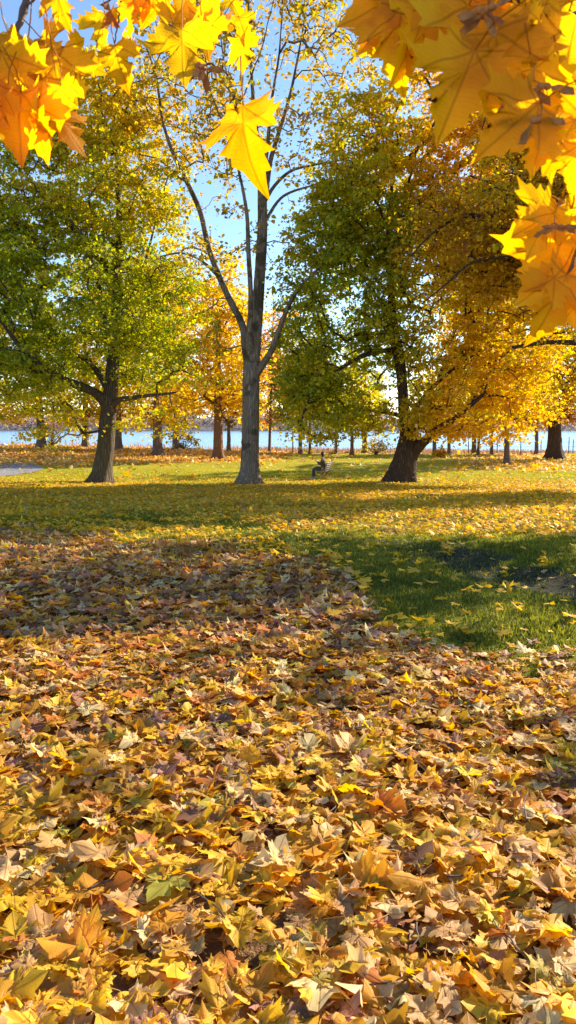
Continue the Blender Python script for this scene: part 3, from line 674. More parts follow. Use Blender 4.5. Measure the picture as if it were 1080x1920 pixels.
bg('golden_back_tree', 'yellow tree filling the gap behind the leaning tree and the huge dark trunk', 950, 50, .20, 560, [(-30, 710, 4.2, 3.2), (40, 650, 4.2, 3.6), (60, 750, 3.4, 1.5), (-60, 620, 3, 3)], YG, .8, 43, 420, leaf=.24)

# low brush and grasses at the lake edge
def reeds():
    rng = np.random.default_rng(8); n = 26000
    x = rng.uniform(-48, 52, n); y = rng.uniform(72.5, 82, n)
    dens = np.interp(x, [-48, -7, -4, 0, 16, 30, 52], [.08, .12, .8, 1, 1, .5, .4]) * (.4 + fbm(x, y, .4, 3))
    k = rng.random(n) < dens; x = x[k]; y = y[k]; n = len(x); z = G(x, y) - .05
    sz = rng.uniform(.35, .95, n) * np.interp(y, [72, 82], [.55, 1.35])
    T = (np.array([(-.07, 0, 0), (.07, 0, 0), (.05, .05, .6), (0, .12, 1)], float), np.zeros((4, 3)), [(0, 1, 2, 3)])
    c = np.array([(.50, .27, .16), (.44, .22, .12), (.52, .36, .22), (.34, .17, .10)])[rng.integers(0, 4, n)] * rng.uniform(.75, 1.2, (n, 1))
    V, L, N, C, U = scatter([T], np.zeros(n, int), np.stack([x, y, z], 1), euler_mats(rng.uniform(-.8, .8, n), rng.normal(0, .15, n), rng.normal(0, .15, n)), sz, c)
    tag(mesh_obj('shore_grass', V, L, N, M['reed'], None, {'col': ('POINT', C)}), 'dry pinkish brown grass and brush along the near lake shore', 'grass', kind='stuff')
reeds()
def bush(label, u, Y, rx, rz, cols, t0, seed, n=26, per=40, leaf=.2, name='shrub'):
    rng = np.random.default_rng(seed); p = P(u, 850, Y); p[2] = gz(p[0], Y)
    e = empty(name, p, label, 'shrub')
    c = rng.normal(0, .5, (n, 3)) * [rx, rx, rz * .5] + p + [0, 0, rz * .6]; c[:, 2] = np.maximum(c[:, 2], p[2] + .15)
    mb = MB()
    for q in c: mb.tube(catmull([p, (p + q) / 2 + rng.normal(0, .06, 3), q], 3), np.linspace(.03, .008, 7), 4, False)
    mb.build('stem', M['bark_far'], e)
    V, L, N, C, U = make_crown_leaves(c, .35, per, leaf, cj_fn(cols, lambda cc: np.full(len(cc), t0), .15), rng, .7)
    mesh_obj('foliage', V, L, N, M['crown'], e, {'col': ('POINT', C)})
bush('sparse dark twiggy shrub by the water left of the brown forked tree', 345, 70, 1.6, 1.6, [BRN, GRN2, (.2, .12, .08)], .4, 60)
bush('thin-stemmed yellow-green shrub right of the grey trunks by the lake', 705, 66, 1.2, 1.5, YG, .7, 61, per=22)
bush('small orange shrub right of the leaning old tree', 826, 62, .5, .6, OR, .5, 62, n=14)
bush('bare twiggy bush by the lake near the left edge', 98, 70, 1.3, 2.6, [(.25, .14, .10), (.3, .16, .1)], .5, 63, n=30, per=8)

# ------------------------------------------------------------------ grass and fallen leaves
def project_ok(x, y, pad=60):
    u, v, d = to_px(x, y, G(x, y)); return (u > -pad) & (u < 1080 + pad) & (v < 1920 + pad * 2.5)
def grass():
    rng = np.random.default_rng(17)
    Vs, Ls, Ns, Cs = [], [], [], []; off = 0
    T = [(np.array([(-.09, 0, 0), (.09, 0, 0), (.05, .18, .6), (0.02, .45, 1)], float), np.zeros((4, 3)), [(0, 1, 2, 3)]),
         (np.array([(-.10, 0, 0), (.10, 0, 0), (-.04, -.1, .6), (-.1, .1, .95)], float), np.zeros((4, 3)), [(0, 1, 2, 3)])]
    for (y0, y1, n, h, wmul) in ((4.5, 8.5, 90000, .050, 1), (8.5, 14, 110000, .055, 1.3), (14, 24, 90000, .06, 2), (24, 42, 80000, .07, 3.0)):
        y = rng.uniform(y0, y1, n); x = (rng.random(n) * 2 - 1) * y * .43
        u, v, z, carpet, band, farl, farr, mud = masks(x, y)
        keep = rng.random(n) < np.clip(1 - .93 * carpet - .55 * band - .6 * farl, .02, 1) * np.clip(1.05 - mud * (.55 + .6 * fbm(x, y, 3.5, 57)), .05, 1) * (.25 + .75 * smooth(.32, .6, fbm(x, y, 2.0, 51)))
        x, y, z = x[keep], y[keep], z[keep]; m = len(x)
        s = h * rng.uniform(.5, 1.3, m) * (.6 + .8 * fbm(x, y, 1.2, 52))
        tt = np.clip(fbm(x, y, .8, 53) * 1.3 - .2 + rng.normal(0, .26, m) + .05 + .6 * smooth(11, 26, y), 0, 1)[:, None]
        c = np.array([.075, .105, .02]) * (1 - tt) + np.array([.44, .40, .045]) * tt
        tpl = [(a * [wmul, 1, 1], b_, f_) for a, b_, f_ in T]
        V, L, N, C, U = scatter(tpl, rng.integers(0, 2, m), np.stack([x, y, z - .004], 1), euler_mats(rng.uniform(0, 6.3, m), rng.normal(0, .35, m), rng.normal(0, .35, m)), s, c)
        Vs.append(V); Ls.append(L + off); Ns.append(N); Cs.append(C); off += len(V)
    o = mesh_obj('lawn_grass', np.concatenate(Vs), np.concatenate(Ls), np.concatenate(Ns), M['grass'], None, {'col': ('POINT', np.concatenate(Cs))})
    tag(o, 'short green lawn grass showing between the fallen leaves', 'grass', kind='stuff')
grass()

def leaf_templates(detail, n, seed, pet=True):
    r = np.random.default_rng(seed); out = []
    for i in range(n):
        w = r.uniform(.35, 1.25); curl = (r.normal(.12, .30) * w, r.normal(.02, .26) * w, r.normal(0, .2) * w, r.normal(0, .36) * w, r.uniform(0, 6))
        out.append(maple_template(detail, curl, pet, seed * 100 + i, r.normal(.05, .15)))
    return out
NAMES = ['yellow', 'gold', 'ochre', 'tan', 'pale', 'brown', 'mauve', 'orange', 'lime']
def ground_leaf_field(y0, y1, per_m2, dfn, rng, wid=.44):
    n = int((y1 ** 2 - y0 ** 2) * wid * per_m2)
    y = np.sqrt(rng.uniform(y0 ** 2, y1 ** 2, n)); x = (rng.random(n) * 2 - 1) * (y * wid + .25)
    u, v, z, carpet, band, farl, farr, mud = masks(x, y)
    k = rng.random(n) < dfn(x, y, carpet, band, farl, farr, mud)
    return x[k], y[k], z[k], carpet[k], band[k]
def fallen():
    rng = np.random.default_rng(23)
    # near carpet, full leaf shapes
    T2 = leaf_templates(2, 22, 3); T1 = leaf_templates(1, 14, 4, True); T0 = leaf_templates(0, 8, 5, False)
    d_near = lambda x, y, c, b, fl, fr, m: np.clip(c * (.78 + .4 * smooth(.3, .5, fbm(x, y, 2.1, 71))) + .03, 0, 1) * np.clip(1 - m * .5, .3, 1)
    def place(x, y, z, thick, tilt, sz):
        n = len(x); lay = rng.random(n) ** 1.3
        R = euler_mats(rng.uniform(0, 2 * PI, n), rng.normal(0, tilt, n) * rng.choice([1, 1, 1, 2.2], n), rng.normal(0, tilt, n))
        flip = rng.random(n) < .45
        R[flip] = R[flip] @ np.diag([1, -1, -1.0])
        s = sz * np.clip(rng.lognormal(0, .3, n), .45, 1.6)
        return np.stack([x, y, z + .008 + lay * thick], 1), R, s, lay, flip
    x, y, z, ca, ba = ground_leaf_field(1.25, 5.2, 600, d_near, rng)
    pos, R, s, lay, flip = place(x, y, z, .050, .12, .077 * (1 + .22 * smooth(4.2, 2.0, y)))
    near = smooth(4.8, 2.2, y)
    c1, k1 = pal(['yellow', 'gold', 'ochre', 'tan', 'pale', 'brown', 'mauve', 'orange', 'lime'], [6.2, 2.2, 1.4, 2.0, 2.6, .4, .35, .45, .7], len(x), rng=rng)
    c2, k2 = pal(['yellow', 'gold', 'ochre', 'tan', 'pale', 'brown', 'mauve', 'orange', 'lime'], [2.4, 2.2, 1.6, 2.4, 1.8, 1.3, .9, 1.4, .1], len(x), rng=rng)
    sel = rng.random(len(x)) < near
    c = np.where(sel[:, None], c1, c2); kk = np.where(sel, k1, k2)
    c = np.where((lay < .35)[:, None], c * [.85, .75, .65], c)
    which = rng.integers(0, len(T2), len(x))
    # the 300 that show largest become things of their own
    u, v, dep = to_px(pos[:, 0], pos[:, 1], pos[:, 2])
    infr = (u > 5) & (u < 1075) & (v > 900) & (v < 1915)
    score = np.where(infr & (lay > .68), s / dep, 0)
    top = np.argsort(-score)[:300]
    CN = {'yellow': 'bright yellow', 'gold': 'golden', 'ochre': 'ochre', 'tan': 'tan', 'pale': 'pale cream-tan', 'brown': 'dark brown', 'mauve': 'mauve-brown', 'orange': 'orange', 'lime': 'lime-yellow'}
    for i in top:
        tv, tu, tf = T2[which[i]]
        W = (tv @ R[i].T) * s[i] + pos[i]
        tilt = math.acos(min(1, abs(R[i][2, 2])))
        pose = 'tipped up on edge' if tilt > .75 else ('tilted' if tilt > .32 else 'flat')
        face = 'underside up' if flip[i] else 'face up'
        big = 'large' if s[i] > .11 else ('small' if s[i] < .07 else 'medium')
        hor = ['far left', 'left', 'centre', 'right', 'far right'][min(4, int(u[i] / 216))]
        ver = 'bottom edge' if v[i] > 1760 else ('lower carpet' if v[i] > 1600 else 'mid carpet')
        lab = f"{big} {CN[NAMES[kk[i]]]} maple leaf, {pose}, {face}, {ver}, {hor}"
        o = mesh_obj('fallen_leaf', W, [q for f in tf for q in f], [len(f) for f in tf], M['ground_leaf'], None,
                     {'col': ('POINT', np.repeat(c[i][None], len(W), 0)), 'luv': ('POINT', tu)}, True, tuple(pos[i]))
        tag(o, lab, 'leaf', 'fallen maple leaves nearest the camera')
    rest = np.ones(len(x), bool); rest[top] = False
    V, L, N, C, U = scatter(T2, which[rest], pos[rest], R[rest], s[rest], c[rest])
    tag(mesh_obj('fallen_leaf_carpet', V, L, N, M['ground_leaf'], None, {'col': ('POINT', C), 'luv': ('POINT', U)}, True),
        'thick carpet of yellow, tan and brown fallen maple leaves across the foreground', 'leaves', kind='stuff')
    # further carpet
    parts = []
    x, y, z, ca, ba = ground_leaf_field(5.2, 16, 340, d_near, rng)
    pos, R, s, lay, flip = place(x, y, z, .045, .18, .074)
    c1, _ = pal(['yellow', 'gold', 'ochre', 'tan', 'pale', 'brown', 'mauve', 'orange'], [1.0, 1.4, 1.4, 2.8, 1.6, 2.4, 2.2, 2.2], len(x), rng=rng)
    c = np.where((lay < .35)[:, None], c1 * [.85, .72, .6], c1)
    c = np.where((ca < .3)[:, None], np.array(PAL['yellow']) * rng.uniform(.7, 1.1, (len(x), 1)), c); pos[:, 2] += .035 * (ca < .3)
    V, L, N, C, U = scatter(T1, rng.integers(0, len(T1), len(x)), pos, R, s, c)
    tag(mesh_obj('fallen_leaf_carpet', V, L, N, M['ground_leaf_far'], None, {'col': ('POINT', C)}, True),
        'brown and tan part of the leaf carpet reaching back to the grassy ditch', 'leaves', kind='stuff')
    # scattered leaves on the lawn
    d_mid = lambda x, y, c, b, fl, fr, m: np.clip(b * (.45 + .8 * smooth(.3, .6, fbm(x, y, .7, 75))) + .045, 0, 1)
    x, y, z, ca, ba = ground_leaf_field(8, 38, 120, d_mid, rng)
    pos, R, s, lay, flip = place(x, y, z + .03, .03, .25, .064)
    c, _ = pal(['yellow', 'gold', 'ochre', 'orange', 'lime', 'tan'], [4, 1.6, 1.5, .3, 1.6, .8], len(x), rng=rng)
    V, L, N, C, U = scatter(T0, rng.integers(0, len(T0), len(x)), pos, R, s, c)
    tag(mesh_obj('scattered_lawn_leaves', V, L, N, M['ground_leaf_far'], None, {'col': ('POINT', C)}),
        'golden leaves scattered thickly over the lawn in front of the three big trees', 'leaves', kind='stuff')
    d_far = lambda x, y, c, b, fl, fr, m: np.clip(np.maximum(fl, fr) * .9 + .05, 0, 1)
    x, y, z, ca, ba = ground_leaf_field(34, 74, 26, d_far, rng)
    pos, R, s, lay, flip = place(x, y, z, .03, .42, .17)
    c, _ = pal(['orange', 'gold', 'ochre', 'tan', 'pale'], [.9, 2, 1, 2.6, 1], len(x), rng=rng)
    rt = px_of(pos)[0] > 640
    c2, _ = pal(['gold', 'yellow', 'tan', 'pale'], [2, 2, 2, 1.5], len(x), rng=rng); c = np.where(rt[:, None], c2, c)
    V, L, N, C, U = scatter(T0, rng.integers(0, len(T0), len(x)), pos, R, s, c)
    tag(mesh_obj('far_fallen_leaves', V, L, N, M['ground_leaf_far'], None, {'col': ('POINT', C)}),
        'orange and tan leaves covering the far lawn up to the lake', 'leaves', kind='stuff')
fallen()

def litter_twigs():
    rng = np.random.default_rng(31); m = MB()
    for i in range(150):
        y = math.sqrt(rng.uniform(2.0, 49)); x = rng.uniform(-.42, .42) * y
        if masks(np.array([x]), np.array([y]))[3][0] < .5: continue
        a = rng.uniform(0, 2 * PI); L = rng.uniform(.06, .26); z = gz(x, y) + rng.uniform(.045, .065)
        d = np.array([math.cos(a), math.sin(a), rng.normal(0, .08)]); n = np.array([-d[1], d[0], 0])
        pts = [np.array([x, y, z]) + d * L * t + n * rng.normal(0, .01) for t in (0, .3, .6, 1)]
        m.tube(catmull(pts, 3), np.linspace(.0035, .0015, 10), 5)
    tag(m.build('fallen_twigs', M['twig'], None, True, (0, 0, 0)), 'thin dark twigs lying among the fallen leaves', 'twigs', kind='stuff')
litter_twigs()

# ------------------------------------------------------------------ the near maple twigs hanging into the top of the view
HC = {'s': (.62, .31, .012), 'y': (.90, .50, .02), 'b': (.92, .56, .02), 'g': (.86, .49, .02), 'o': (.90, .40, .015), 'd': (.74, .48, .03), 'r': (.80, .25, .02), 'n': (.35, .16, .05)}  # the d tone is ochre painted for leaves shaded from the backlight
def hanging_branch(label, twigs, leaves, seeds, seed, fill=None):
    rng = np.random.default_rng(seed)
    t0 = P(*twigs[0][0][:3]); e = empty('hanging_maple_branch', t0, label, 'branch')
    mb = MB()
    for tw in twigs:
        pp = catmull([P(q[0], q[1], q[2]) for q in tw], 5); pp[1:-1] += rng.normal(0, .0012, (len(pp) - 2, 3))
        r0 = tw[0][3]; r1 = tw[-1][3]; rr = np.linspace(r0, r1, len(pp)); rr[::5] *= 1.35
        mb.tube(pp, rr, 7, True)
    mb.build('twig', M['twig'], e)
    L = list(leaves)
    if fill:
        for (u0, u1, v0, v1, n, d0, d1, s0, s1, cs) in fill:
            for i in range(n):
                L.append((rng.uniform(u0, u1), rng.uniform(v0, v1), rng.uniform(s0, s1), rng.uniform(d0, d1), rng.normal(0, 38), rng.normal(0, 38), rng.normal(0, 28), cs[rng.integers(0, len(cs))]))
    for i, (u, v, s, Y, roll, yaw, pit, c) in enumerate(L):
        curl = (rng.normal(.2, .22), rng.normal(-.15, .3), rng.normal(0, .2), rng.normal(0, .22), rng.uniform(0, 6))
        tv, tu, tf = maple_template(3, curl, True, seed * 50 + i, rng.normal(.06, .06))
        a = math.radians(roll); y = np.array([math.sin(a), 0, -math.cos(a)]); z = np.array([0, -1.0, 0]); x = np.cross(y, z)
        Rm = np.array(Matrix(np.stack([x, y, z], 1).tolist()) @ Matrix.Rotation(math.radians(yaw), 3, 'Y') @ Matrix.Rotation(math.radians(pit), 3, 'X'))
        sc = s * (.92 if s > 70 else 1.0) / FPX * Y / 1.06
        W = (tv @ Rm.T) * sc + P(u, v, Y)
        base = np.array(HC[c[0]]); rr = np.clip(np.hypot(tu[:, 0], tu[:, 1] - .25) / .85, 0, 1)[:, None] ** 2.2
        tipc = np.array(HC[c[1]]) if len(c) > 1 else base * [.95, .85, 1]
        colr = base * (1 - rr) + tipc * rr
        colr = colr * rng.uniform(.88, 1.08)
        mesh_obj('leaf', W, [q for f in tf for q in f], [len(f) for f in tf], M['hang_leaf'], e, {'col': ('POINT', colr), 'luv': ('POINT', tu)}, True)
    for (u, v, Y, s) in seeds:                 # winged seeds in dangling pairs
        p = P(u, v, Y); m2 = MB(); k = s / FPX * Y
        for j in range(3):
            a = rng.uniform(0, 2 * PI); q = p + np.array([math.cos(a), math.sin(a) * .5, -.4]) * k * .25
            m2.tube([p + [0, 0, k * .3], p, q], [.0008, .0008, .0008], 4)
            for sg in (-1, 1):
                d = np.array([sg * math.cos(a * .3), rng.normal(0, .3), -.35 + rng.normal(0, .3)]); d /= np.linalg.norm(d)
                m2.ball(q + d * k * .08, k * .10, 6, (1, .8, .8))
                w = np.cross(d, [0, 1, 0]); w /= np.linalg.norm(w)
                pts = [q + d * k * .1, q + d * k * .3 + w * k * .12, q + d * k * .62 + w * k * .14, q + d * k * .72, q + d * k * .5 - w * k * .06, q + d * k * .3 - w * k * .03]
                n2 = [a_ + np.array([0, .0006, 0]) for a_ in pts]
                m2.add(pts + n2, [(0, 1, 2, 3, 4, 5), (11, 10, 9, 8, 7, 6)])
        m2.build('winged_seed', M['seed'], e)
hanging_branch('maple twig with orange and yellow leaves hanging at the top left corner',
    [[(60, -60, 1.25, .006), (45, 20, 1.25, .004), (28, 60, 1.24, .0035), (10, 85, 1.22, .003), (-20, 120, 1.2, .003)],
     [(30, 55, 1.24, .003), (50, 90, 1.22, .002), (70, 140, 1.2, .0015)],
     [(12, 85, 1.22, .0025), (30, 130, 1.2, .002), (35, 170, 1.18, .0015)],
     [(48, 10, 1.25, .002), (80, -10, 1.22, .0015), (110, -20, 1.2, .001)]],
    [(105, -25, 68, 1.2, 10, 20, 0, 'o'), (115, -18, 60, 1.25, -30, 40, 10, 'g'), (50, 75, 120, 1.2, -20, 10, 10, 'go'), (98, 95, 115, 1.15, 8, -20, 5, 'yg'),
     (128, 95, 78, 1.22, 60, 30, 10, 'g'), (40, 175, 125, 1.1, -5, 10, 5, 'yr'), (95, 215, 90, 1.14, 45, -35, 5, 'oo'), (120, 150, 95, 1.12, 0, 25, 0, 'yy'), (88, 130, 110, 1.2, 25, -30, 20, 'yy'),
     (5, 100, 135, 1.12, 20, 10, -10, 'yg'), (10, 170, 110, 1.1, -20, 35, 5, 'go'), (15, 60, 80, 1.25, 10, 60, 0, 'yg'), (70, 140, 120, 1.18, -35, 15, 0, 'go'), (-20, 130, 150, 1.16, 15, -10, 0, 'g'),
     (60, 195, 110, 1.13, 12, 30, 0, 'yo'), (75, 70, 90, 1.2, 40, 15, 20, 'go')],
    [(35, 100, 1.2, 40)], 71)
hanging_branch('maple twig at top centre with a large olive-gold leaf and one low bright leaf',
    [[(400, -60, 1.5, .006), (397, 5, 1.5, .004), (385, 30, 1.5, .003), (365, 70, 1.45, .002)],
     [(398, 0, 1.5, .003), (425, 50, 1.55, .002), (446, 95, 1.6, .0016), (455, 150, 1.6, .0013), (455, 196, 1.58, .001)],
     [(397, -20, 1.5, .003), (300, -15, 1.45, .0025), (230, -10, 1.4, .002), (190, 10, 1.4, .0015)],
     [(230, -10, 1.4, .002), (222, 40, 1.35, .0012), (215, 80, 1.3, .001)]],
    [(457, 198, 140, 1.45, 4, 34, 10, 'ss'), (196, 25, 70, 1.4, -5, 25, 5, 'yg'), (205, 20, 40, 1.35, 60, 60, 40, 'n'), (215, 85, 84, 1.3, 14, 12, 0, 'yo'), (250, 0, 68, 1.35, -10, 50, 0, 'og'),
     (340, 52, 112, 1.2, 4, 5, 5, 'dd'), (325, 45, 72, 1.3, 150, 10, 0, 'yb'), (350, 42, 80, 1.32, 115, -25, 0, 'by'), (300, 5, 62, 1.35, -30, 20, 10, 'yg'), (378, 30, 70, 1.3, 10, -20, 0, 'yo'),
     (422, 28, 62, 1.4, -25, 40, 10, 'no'), (448, 30, 48, 1.5, 20, 10, 10, 'g'), (450, 72, 60, 1.5, 10, 45, 0, 'yg'), (275, -20, 60, 1.35, 0, 20, 0, 'o'), (430, -10, 45, 1.6, 30, 20, 0, 'dg'), (235, -15, 55, 1.4, 30, 30, 0, 'g')],
    [(370, 118, 1.2, 62)], 72)
hanging_branch('dense golden maple spray with large leaves filling the top right corner',
    [[(1180, 60, .95, .007), (1080, 35, .93, .005), (1030, 30, .92, .004), (990, 15, .9, .003), (940, -10, .88, .003)],
     [(1190, 100, .95, .006), (1085, 125, .9, .004), (1050, 150, .88, .003), (1010, 165, .86, .002)],
     [(1030, 30, .92, .003), (1010, 60, .9, .002), (1000, 90, .88, .0015)],
     [(1085, 125, .9, .003), (1060, 220, .9, .002), (1050, 270, .9, .0015)],
     [(940, -10, .88, .003), (840, -25, .9, .0025), (745, -12, .95, .002)]],
    [(738, 0, 112, .98, -62, 20, 8, 'gg'), (735, 12, 105, 1.0, -35, 50, 0, 'yg'), (755, 10, 138, .95, -8, 30, 0, 'gd'), (790, 0, 150, .95, -15, -35, 5, 'gd'), (805, 10, 100, .9, 25, 20, 0, 'bb'),
     (890, 95, 165, .82, -22, 5, 0, 'gg'), (880, 10, 170, .88, -8, -12, 8, 'gd'), (960, 20, 175, .9, -12, 15, 0, 'gd'), (1010, 195, 150, .78, -50, 5, 5, 'yg'), (985, 15, 62, .86, -10, 30, 0, 'b'),
     (1040, 90, 150, .86, -20, -18, 5, 'dg'), (1080, 40, 150, .85, -10, 10, 0, 'dg'), (1050, 175, 150, .84, -5, 20, 0, 'gg'), (1020, 235, 100, .8, -8, 45, 0, 'gd'), (1078, 225, 115, .8, -28, 25, 0, 'go'),
     (1085, 270, 90, .78, -5, 15, 0, 'bb'), (930, 60, 165, .84, 5, 25, -5, 'gg'), (850, -30, 170, .92, 6, 0, 0, 'yg'), (1030, -30, 130, .9, 0, 0, 0, 'gy'), (1000, 10, 105, .86, 45, 0, 0, 'dg'), (935, 130, 120, .84, -70, 20, 10, 'gd'), (1000, 130, 120, .83, 10, 35, 0, 'yg')],
    [(920, 12, .82, 75), (1000, 150, .8, 80), (1015, 215, .78, 80)], 73,
    fill=[(760, 1080, -40, 110, 9, 1.0, 1.12, 80, 120, ['yg', 'gg', 'bb', 'yy']), (830, 1100, -60, 60, 8, .92, 1.05, 110, 140, ['gd', 'dg', 'yg', 'gg']), (1000, 1110, 60, 230, 6, .95, 1.05, 110, 150, ['gd', 'dg', 'yg']), (740, 900, -60, 20, 6, .95, 1.05, 100, 130, ['gd', 'yg', 'gg'])])
hanging_branch('maple spray of yellow and orange leaves at the right edge, below the dense one',
    [[(1200, 330, .95, .006), (1110, 370, .92, .004), (1060, 385, .9, .003), (1040, 392, .88, .002)],
     [(1110, 370, .92, .003), (1090, 430, .88, .002), (1070, 500, .86, .0015), (1062, 530, .86, .001)]],
    [(1042, 388, 112, .86, -52, 12, 5, 'bb'), (1035, 400, 100, .84, -30, -40, 5, 'yb'), (1060, 430, 165, .88, -18, 8, 5, 'gg'), (1085, 400, 130, .9, 10, -10, 0, 'yg'), (1062, 515, 142, .84, -20, -22, 0, 'yo'),
     (1040, 520, 92, .83, -55, 20, 0, 'bb'), (1085, 500, 130, .88, 5, 20, 0, 'go'), (1075, 560, 60, .85, 10, 30, 0, 'yb'), (1090, 440, 150, .9, -10, 15, 0, 'go'), (1060, 380, 80, .88, 60, 15, 0, 'yb')],
    [(1040, 418, .82, 45)], 74)

# ------------------------------------------------------------------ bench, person, bin, fence, stones
def iron(): return mat_plain('dark_iron', (.05, .045, .045), .5, .2, 40)
M['iron'] = iron(); M['slat'] = mat_plain('weathered_slat', (.40, .33, .27), .6, .2, 25, bump=.2)
BC = ground_at(606, 899); BROT = math.radians(-14)
def bench():
    e = empty('park_bench', BC, 'slatted park bench with crossed iron legs on the lawn, seating a person', 'bench')
    e.rotation_euler = (0, 0, BROT)
    # local frame: faces -x, long along y
    def loc(mb, name, mat): return mb.build(name, mat, e, False, (0, 0, 0))
    for y in (-.68, .68):
        m = MB(); m.tube(catmull([(.34, y, 0), (.08, y, .26), (-.2, y, .42)], 4), .018, 6); loc(m, 'leg', M['iron'])
        m = MB(); m.tube(catmull([(-.26, y + .012, 0), (.02, y + .012, .24), (.2, y + .012, .44), (.33, y + .012, .86)], 4), .018, 6); loc(m, 'leg', M['iron'])
        m = MB(); m.box((0, y, .405), (.46, .03, .03)); m.tube(catmull([(-.2, y, .41), (-.24, y, .55), (-.1, y, .62), (.24, y, .62)], 4), .013, 6); loc(m, 'arm_rest', M['iron'])
    m = MB()
    for i in range(6): m.box((-.2 + i * .078, 0, .433), (.062, 1.6, .026))
    loc(m, 'seat', M['slat'])
    m = MB()
    for i in range(4):
        z = .54 + i * .093; x = .215 + (z - .44) * .27
        c, s = math.cos(.26), math.sin(.26)
        m.box((x, 0, z), (.024, 1.6, .07), [(c, 0, s), (0, 1, 0), (-s, 0, c)])
    loc(m, 'backrest', M['slat'])
bench()

def skin_obj(name, verts, edges, radii, mat, parent, levels=1):
    me = bpy.data.meshes.new(name); me.from_pydata([Vector(v) for v in verts], edges, []); me.materials.append(mat)
    o = bpy.data.objects.new(name, me); COL.objects.link(o); o.parent = parent
    md = o.modifiers.new('skin', 'SKIN'); md.use_smooth_shade = True
    for i, r in enumerate(radii):
        d = me.skin_vertices[0].data[i]; d.radius = (r, r) if not isinstance(r, tuple) else r; d.use_root = (i == 0)
    s = o.modifiers.new('sub', 'SUBSURF'); s.levels = levels; s.render_levels = levels + 1
    return o
def person():
    M['skin'] = mat_plain('skin', (.50, .30, .21), .5, .06, 20); M['coat'] = mat_plain('coat_cloth', (.11, .07, .05), .85, .2, 18, bump=.3)
    M['trouser'] = mat_plain('trouser_cloth', (.07, .07, .10), .85, .15, 18, bump=.3); M['hair'] = mat_plain('dark_hair', (.03, .015, .012), .5, .3, 60)
    M['shoe'] = mat_plain('pale_shoe', (.45, .42, .40), .6, .1, 20); M['blanket'] = mat_plain('maroon_cloth', (.16, .06, .07), .9, .2, 14, bump=.3)
    e = empty('person', (BC[0], BC[1], BC[2]), 'person with dark tied hair in brown coat seated sideways on the bench, hands raised', 'person'); e.rotation_euler = (0, 0, BROT)
    Y0 = -.30
    V = [(.06, 0, .53)]; E = []; R = [(.14, .13)]
    def add(p, r, frm): V.append(p); R.append(r); E.append((frm, len(V) - 1)); return len(V) - 1
    sp = add((.08, 0, .70), (.14, .12), 0); ch = add((.06, 0, .90), (.15, .12), sp); nk = add((.03, 0, 1.05), .06, ch); nk2 = add((.0, 0, 1.12), .05, nk)
    hd = add((-.02, 0, 1.20), (.082, .075), nk2); hd2 = add((-.02, 0, 1.29), (.075, .07), hd)
    nose = add((-.105, 0, 1.20), .014, hd)
    for s in (-1, 1):
        hp = add((0, s * .10, .50), .085, 0); kn = add((-.42, s * .11, .53), .06, hp); an = add((-.40, s * .11, .10), .038, kn); add((-.52, s * .12, .04), .03, an)
        sh = add((.05, s * .18, .99), .058, ch); el = add((-.06, s * .22, .75), .042, sh); wr = add((-.22, s * .10, .88), .028, el); pm = add((-.28, s * .07, .92), .032, wr)
        for j in range(4):
            f1 = add((-.32, s * (.045 + .018 * j), .965 + .012 * (1.5 - abs(j - 1.5))), .0095, pm); add((-.345, s * (.035 + .015 * j), .99), .008, f1)
        t1 = add((-.285, s * .035, .965), .0095, pm); add((-.305, s * .025, .985), .008, t1)
    skin_obj('body', [(x, y + Y0, z) for x, y, z in V], E, R, M['skin'], e)
    # coat
    V = [(.06, 0, .52)]; E = []; R = [(.185, .165)]
    a = add((.085, 0, .70), (.17, .145), 0); b = add((.07, 0, .88), (.18, .15), a); c = add((.045, 0, 1.03), (.10, .09), b); add((.02, 0, 1.09), .07, c)
    for s in (-1, 1):
        sh = add((.05, s * .185, .98), .08, b); el = add((-.06, s * .235, .74), .062, sh); add((-.205, s * .115, .87), .046, el)
    skin_obj('coat', [(x, y + Y0, z) for x, y, z in V], E, R, M['coat'], e)
    for s in (-1, 1):
        V = [(.02, s * .10, .52)]; E = []; R = [.115]
        k = add((-.40, s * .115, .545), .082, 0); q = add((-.43, s * .115, .40), .07, k); add((-.41, s * .115, .12), .055, q)
        skin_obj('trouser_leg', [(x, y + Y0, z) for x, y, z in V], E, R, M['trouser'], e)
        m = MB(); m.ball((-.47, s * .12 + Y0, .045), .05, 10, (2.4, .9, .85)); m.build('shoe', M['shoe'], e, True, (0, 0, 0))
        m = MB(); m.ball((-.092, s * .028 + Y0, 1.215), .009, 6); m.build('eye', M['hair'], e, True, (0, 0, 0))
        m = MB(); m.ball((-.01, s * .078 + Y0, 1.20), .018, 6, (.8, .5, 1.4)); m.build('ear', M['skin'], e, True, (0, 0, 0))
    m = MB(); m.ball((.012, Y0, 1.265), .098, 12, (1.0, .92, 1.0)); m.ball((.03, Y0, 1.19), .078, 10, (.95, .95, 1)); m.ball((.07, Y0, 1.36), .045, 8); m.build('hair', M['hair'], e, True, (0, 0, 0))
    m = MB(); m.ball((-.098, Y0, 1.165), .014, 6, (.5, 1.4, .4)); m.build('mouth', M['blanket'], e, True, (0, 0, 0))
    V = [(.03, 0, .60)]; E = []; R = [(.17, .05)]; a = add((-.2, 0, .625), (.17, .045), 0); add((-.40, 0, .60), (.16, .05), a)
    skin_obj('coat_skirt', [(x, y + Y0, z) for x, y, z in V], E, R, M['blanket'], e)
person()
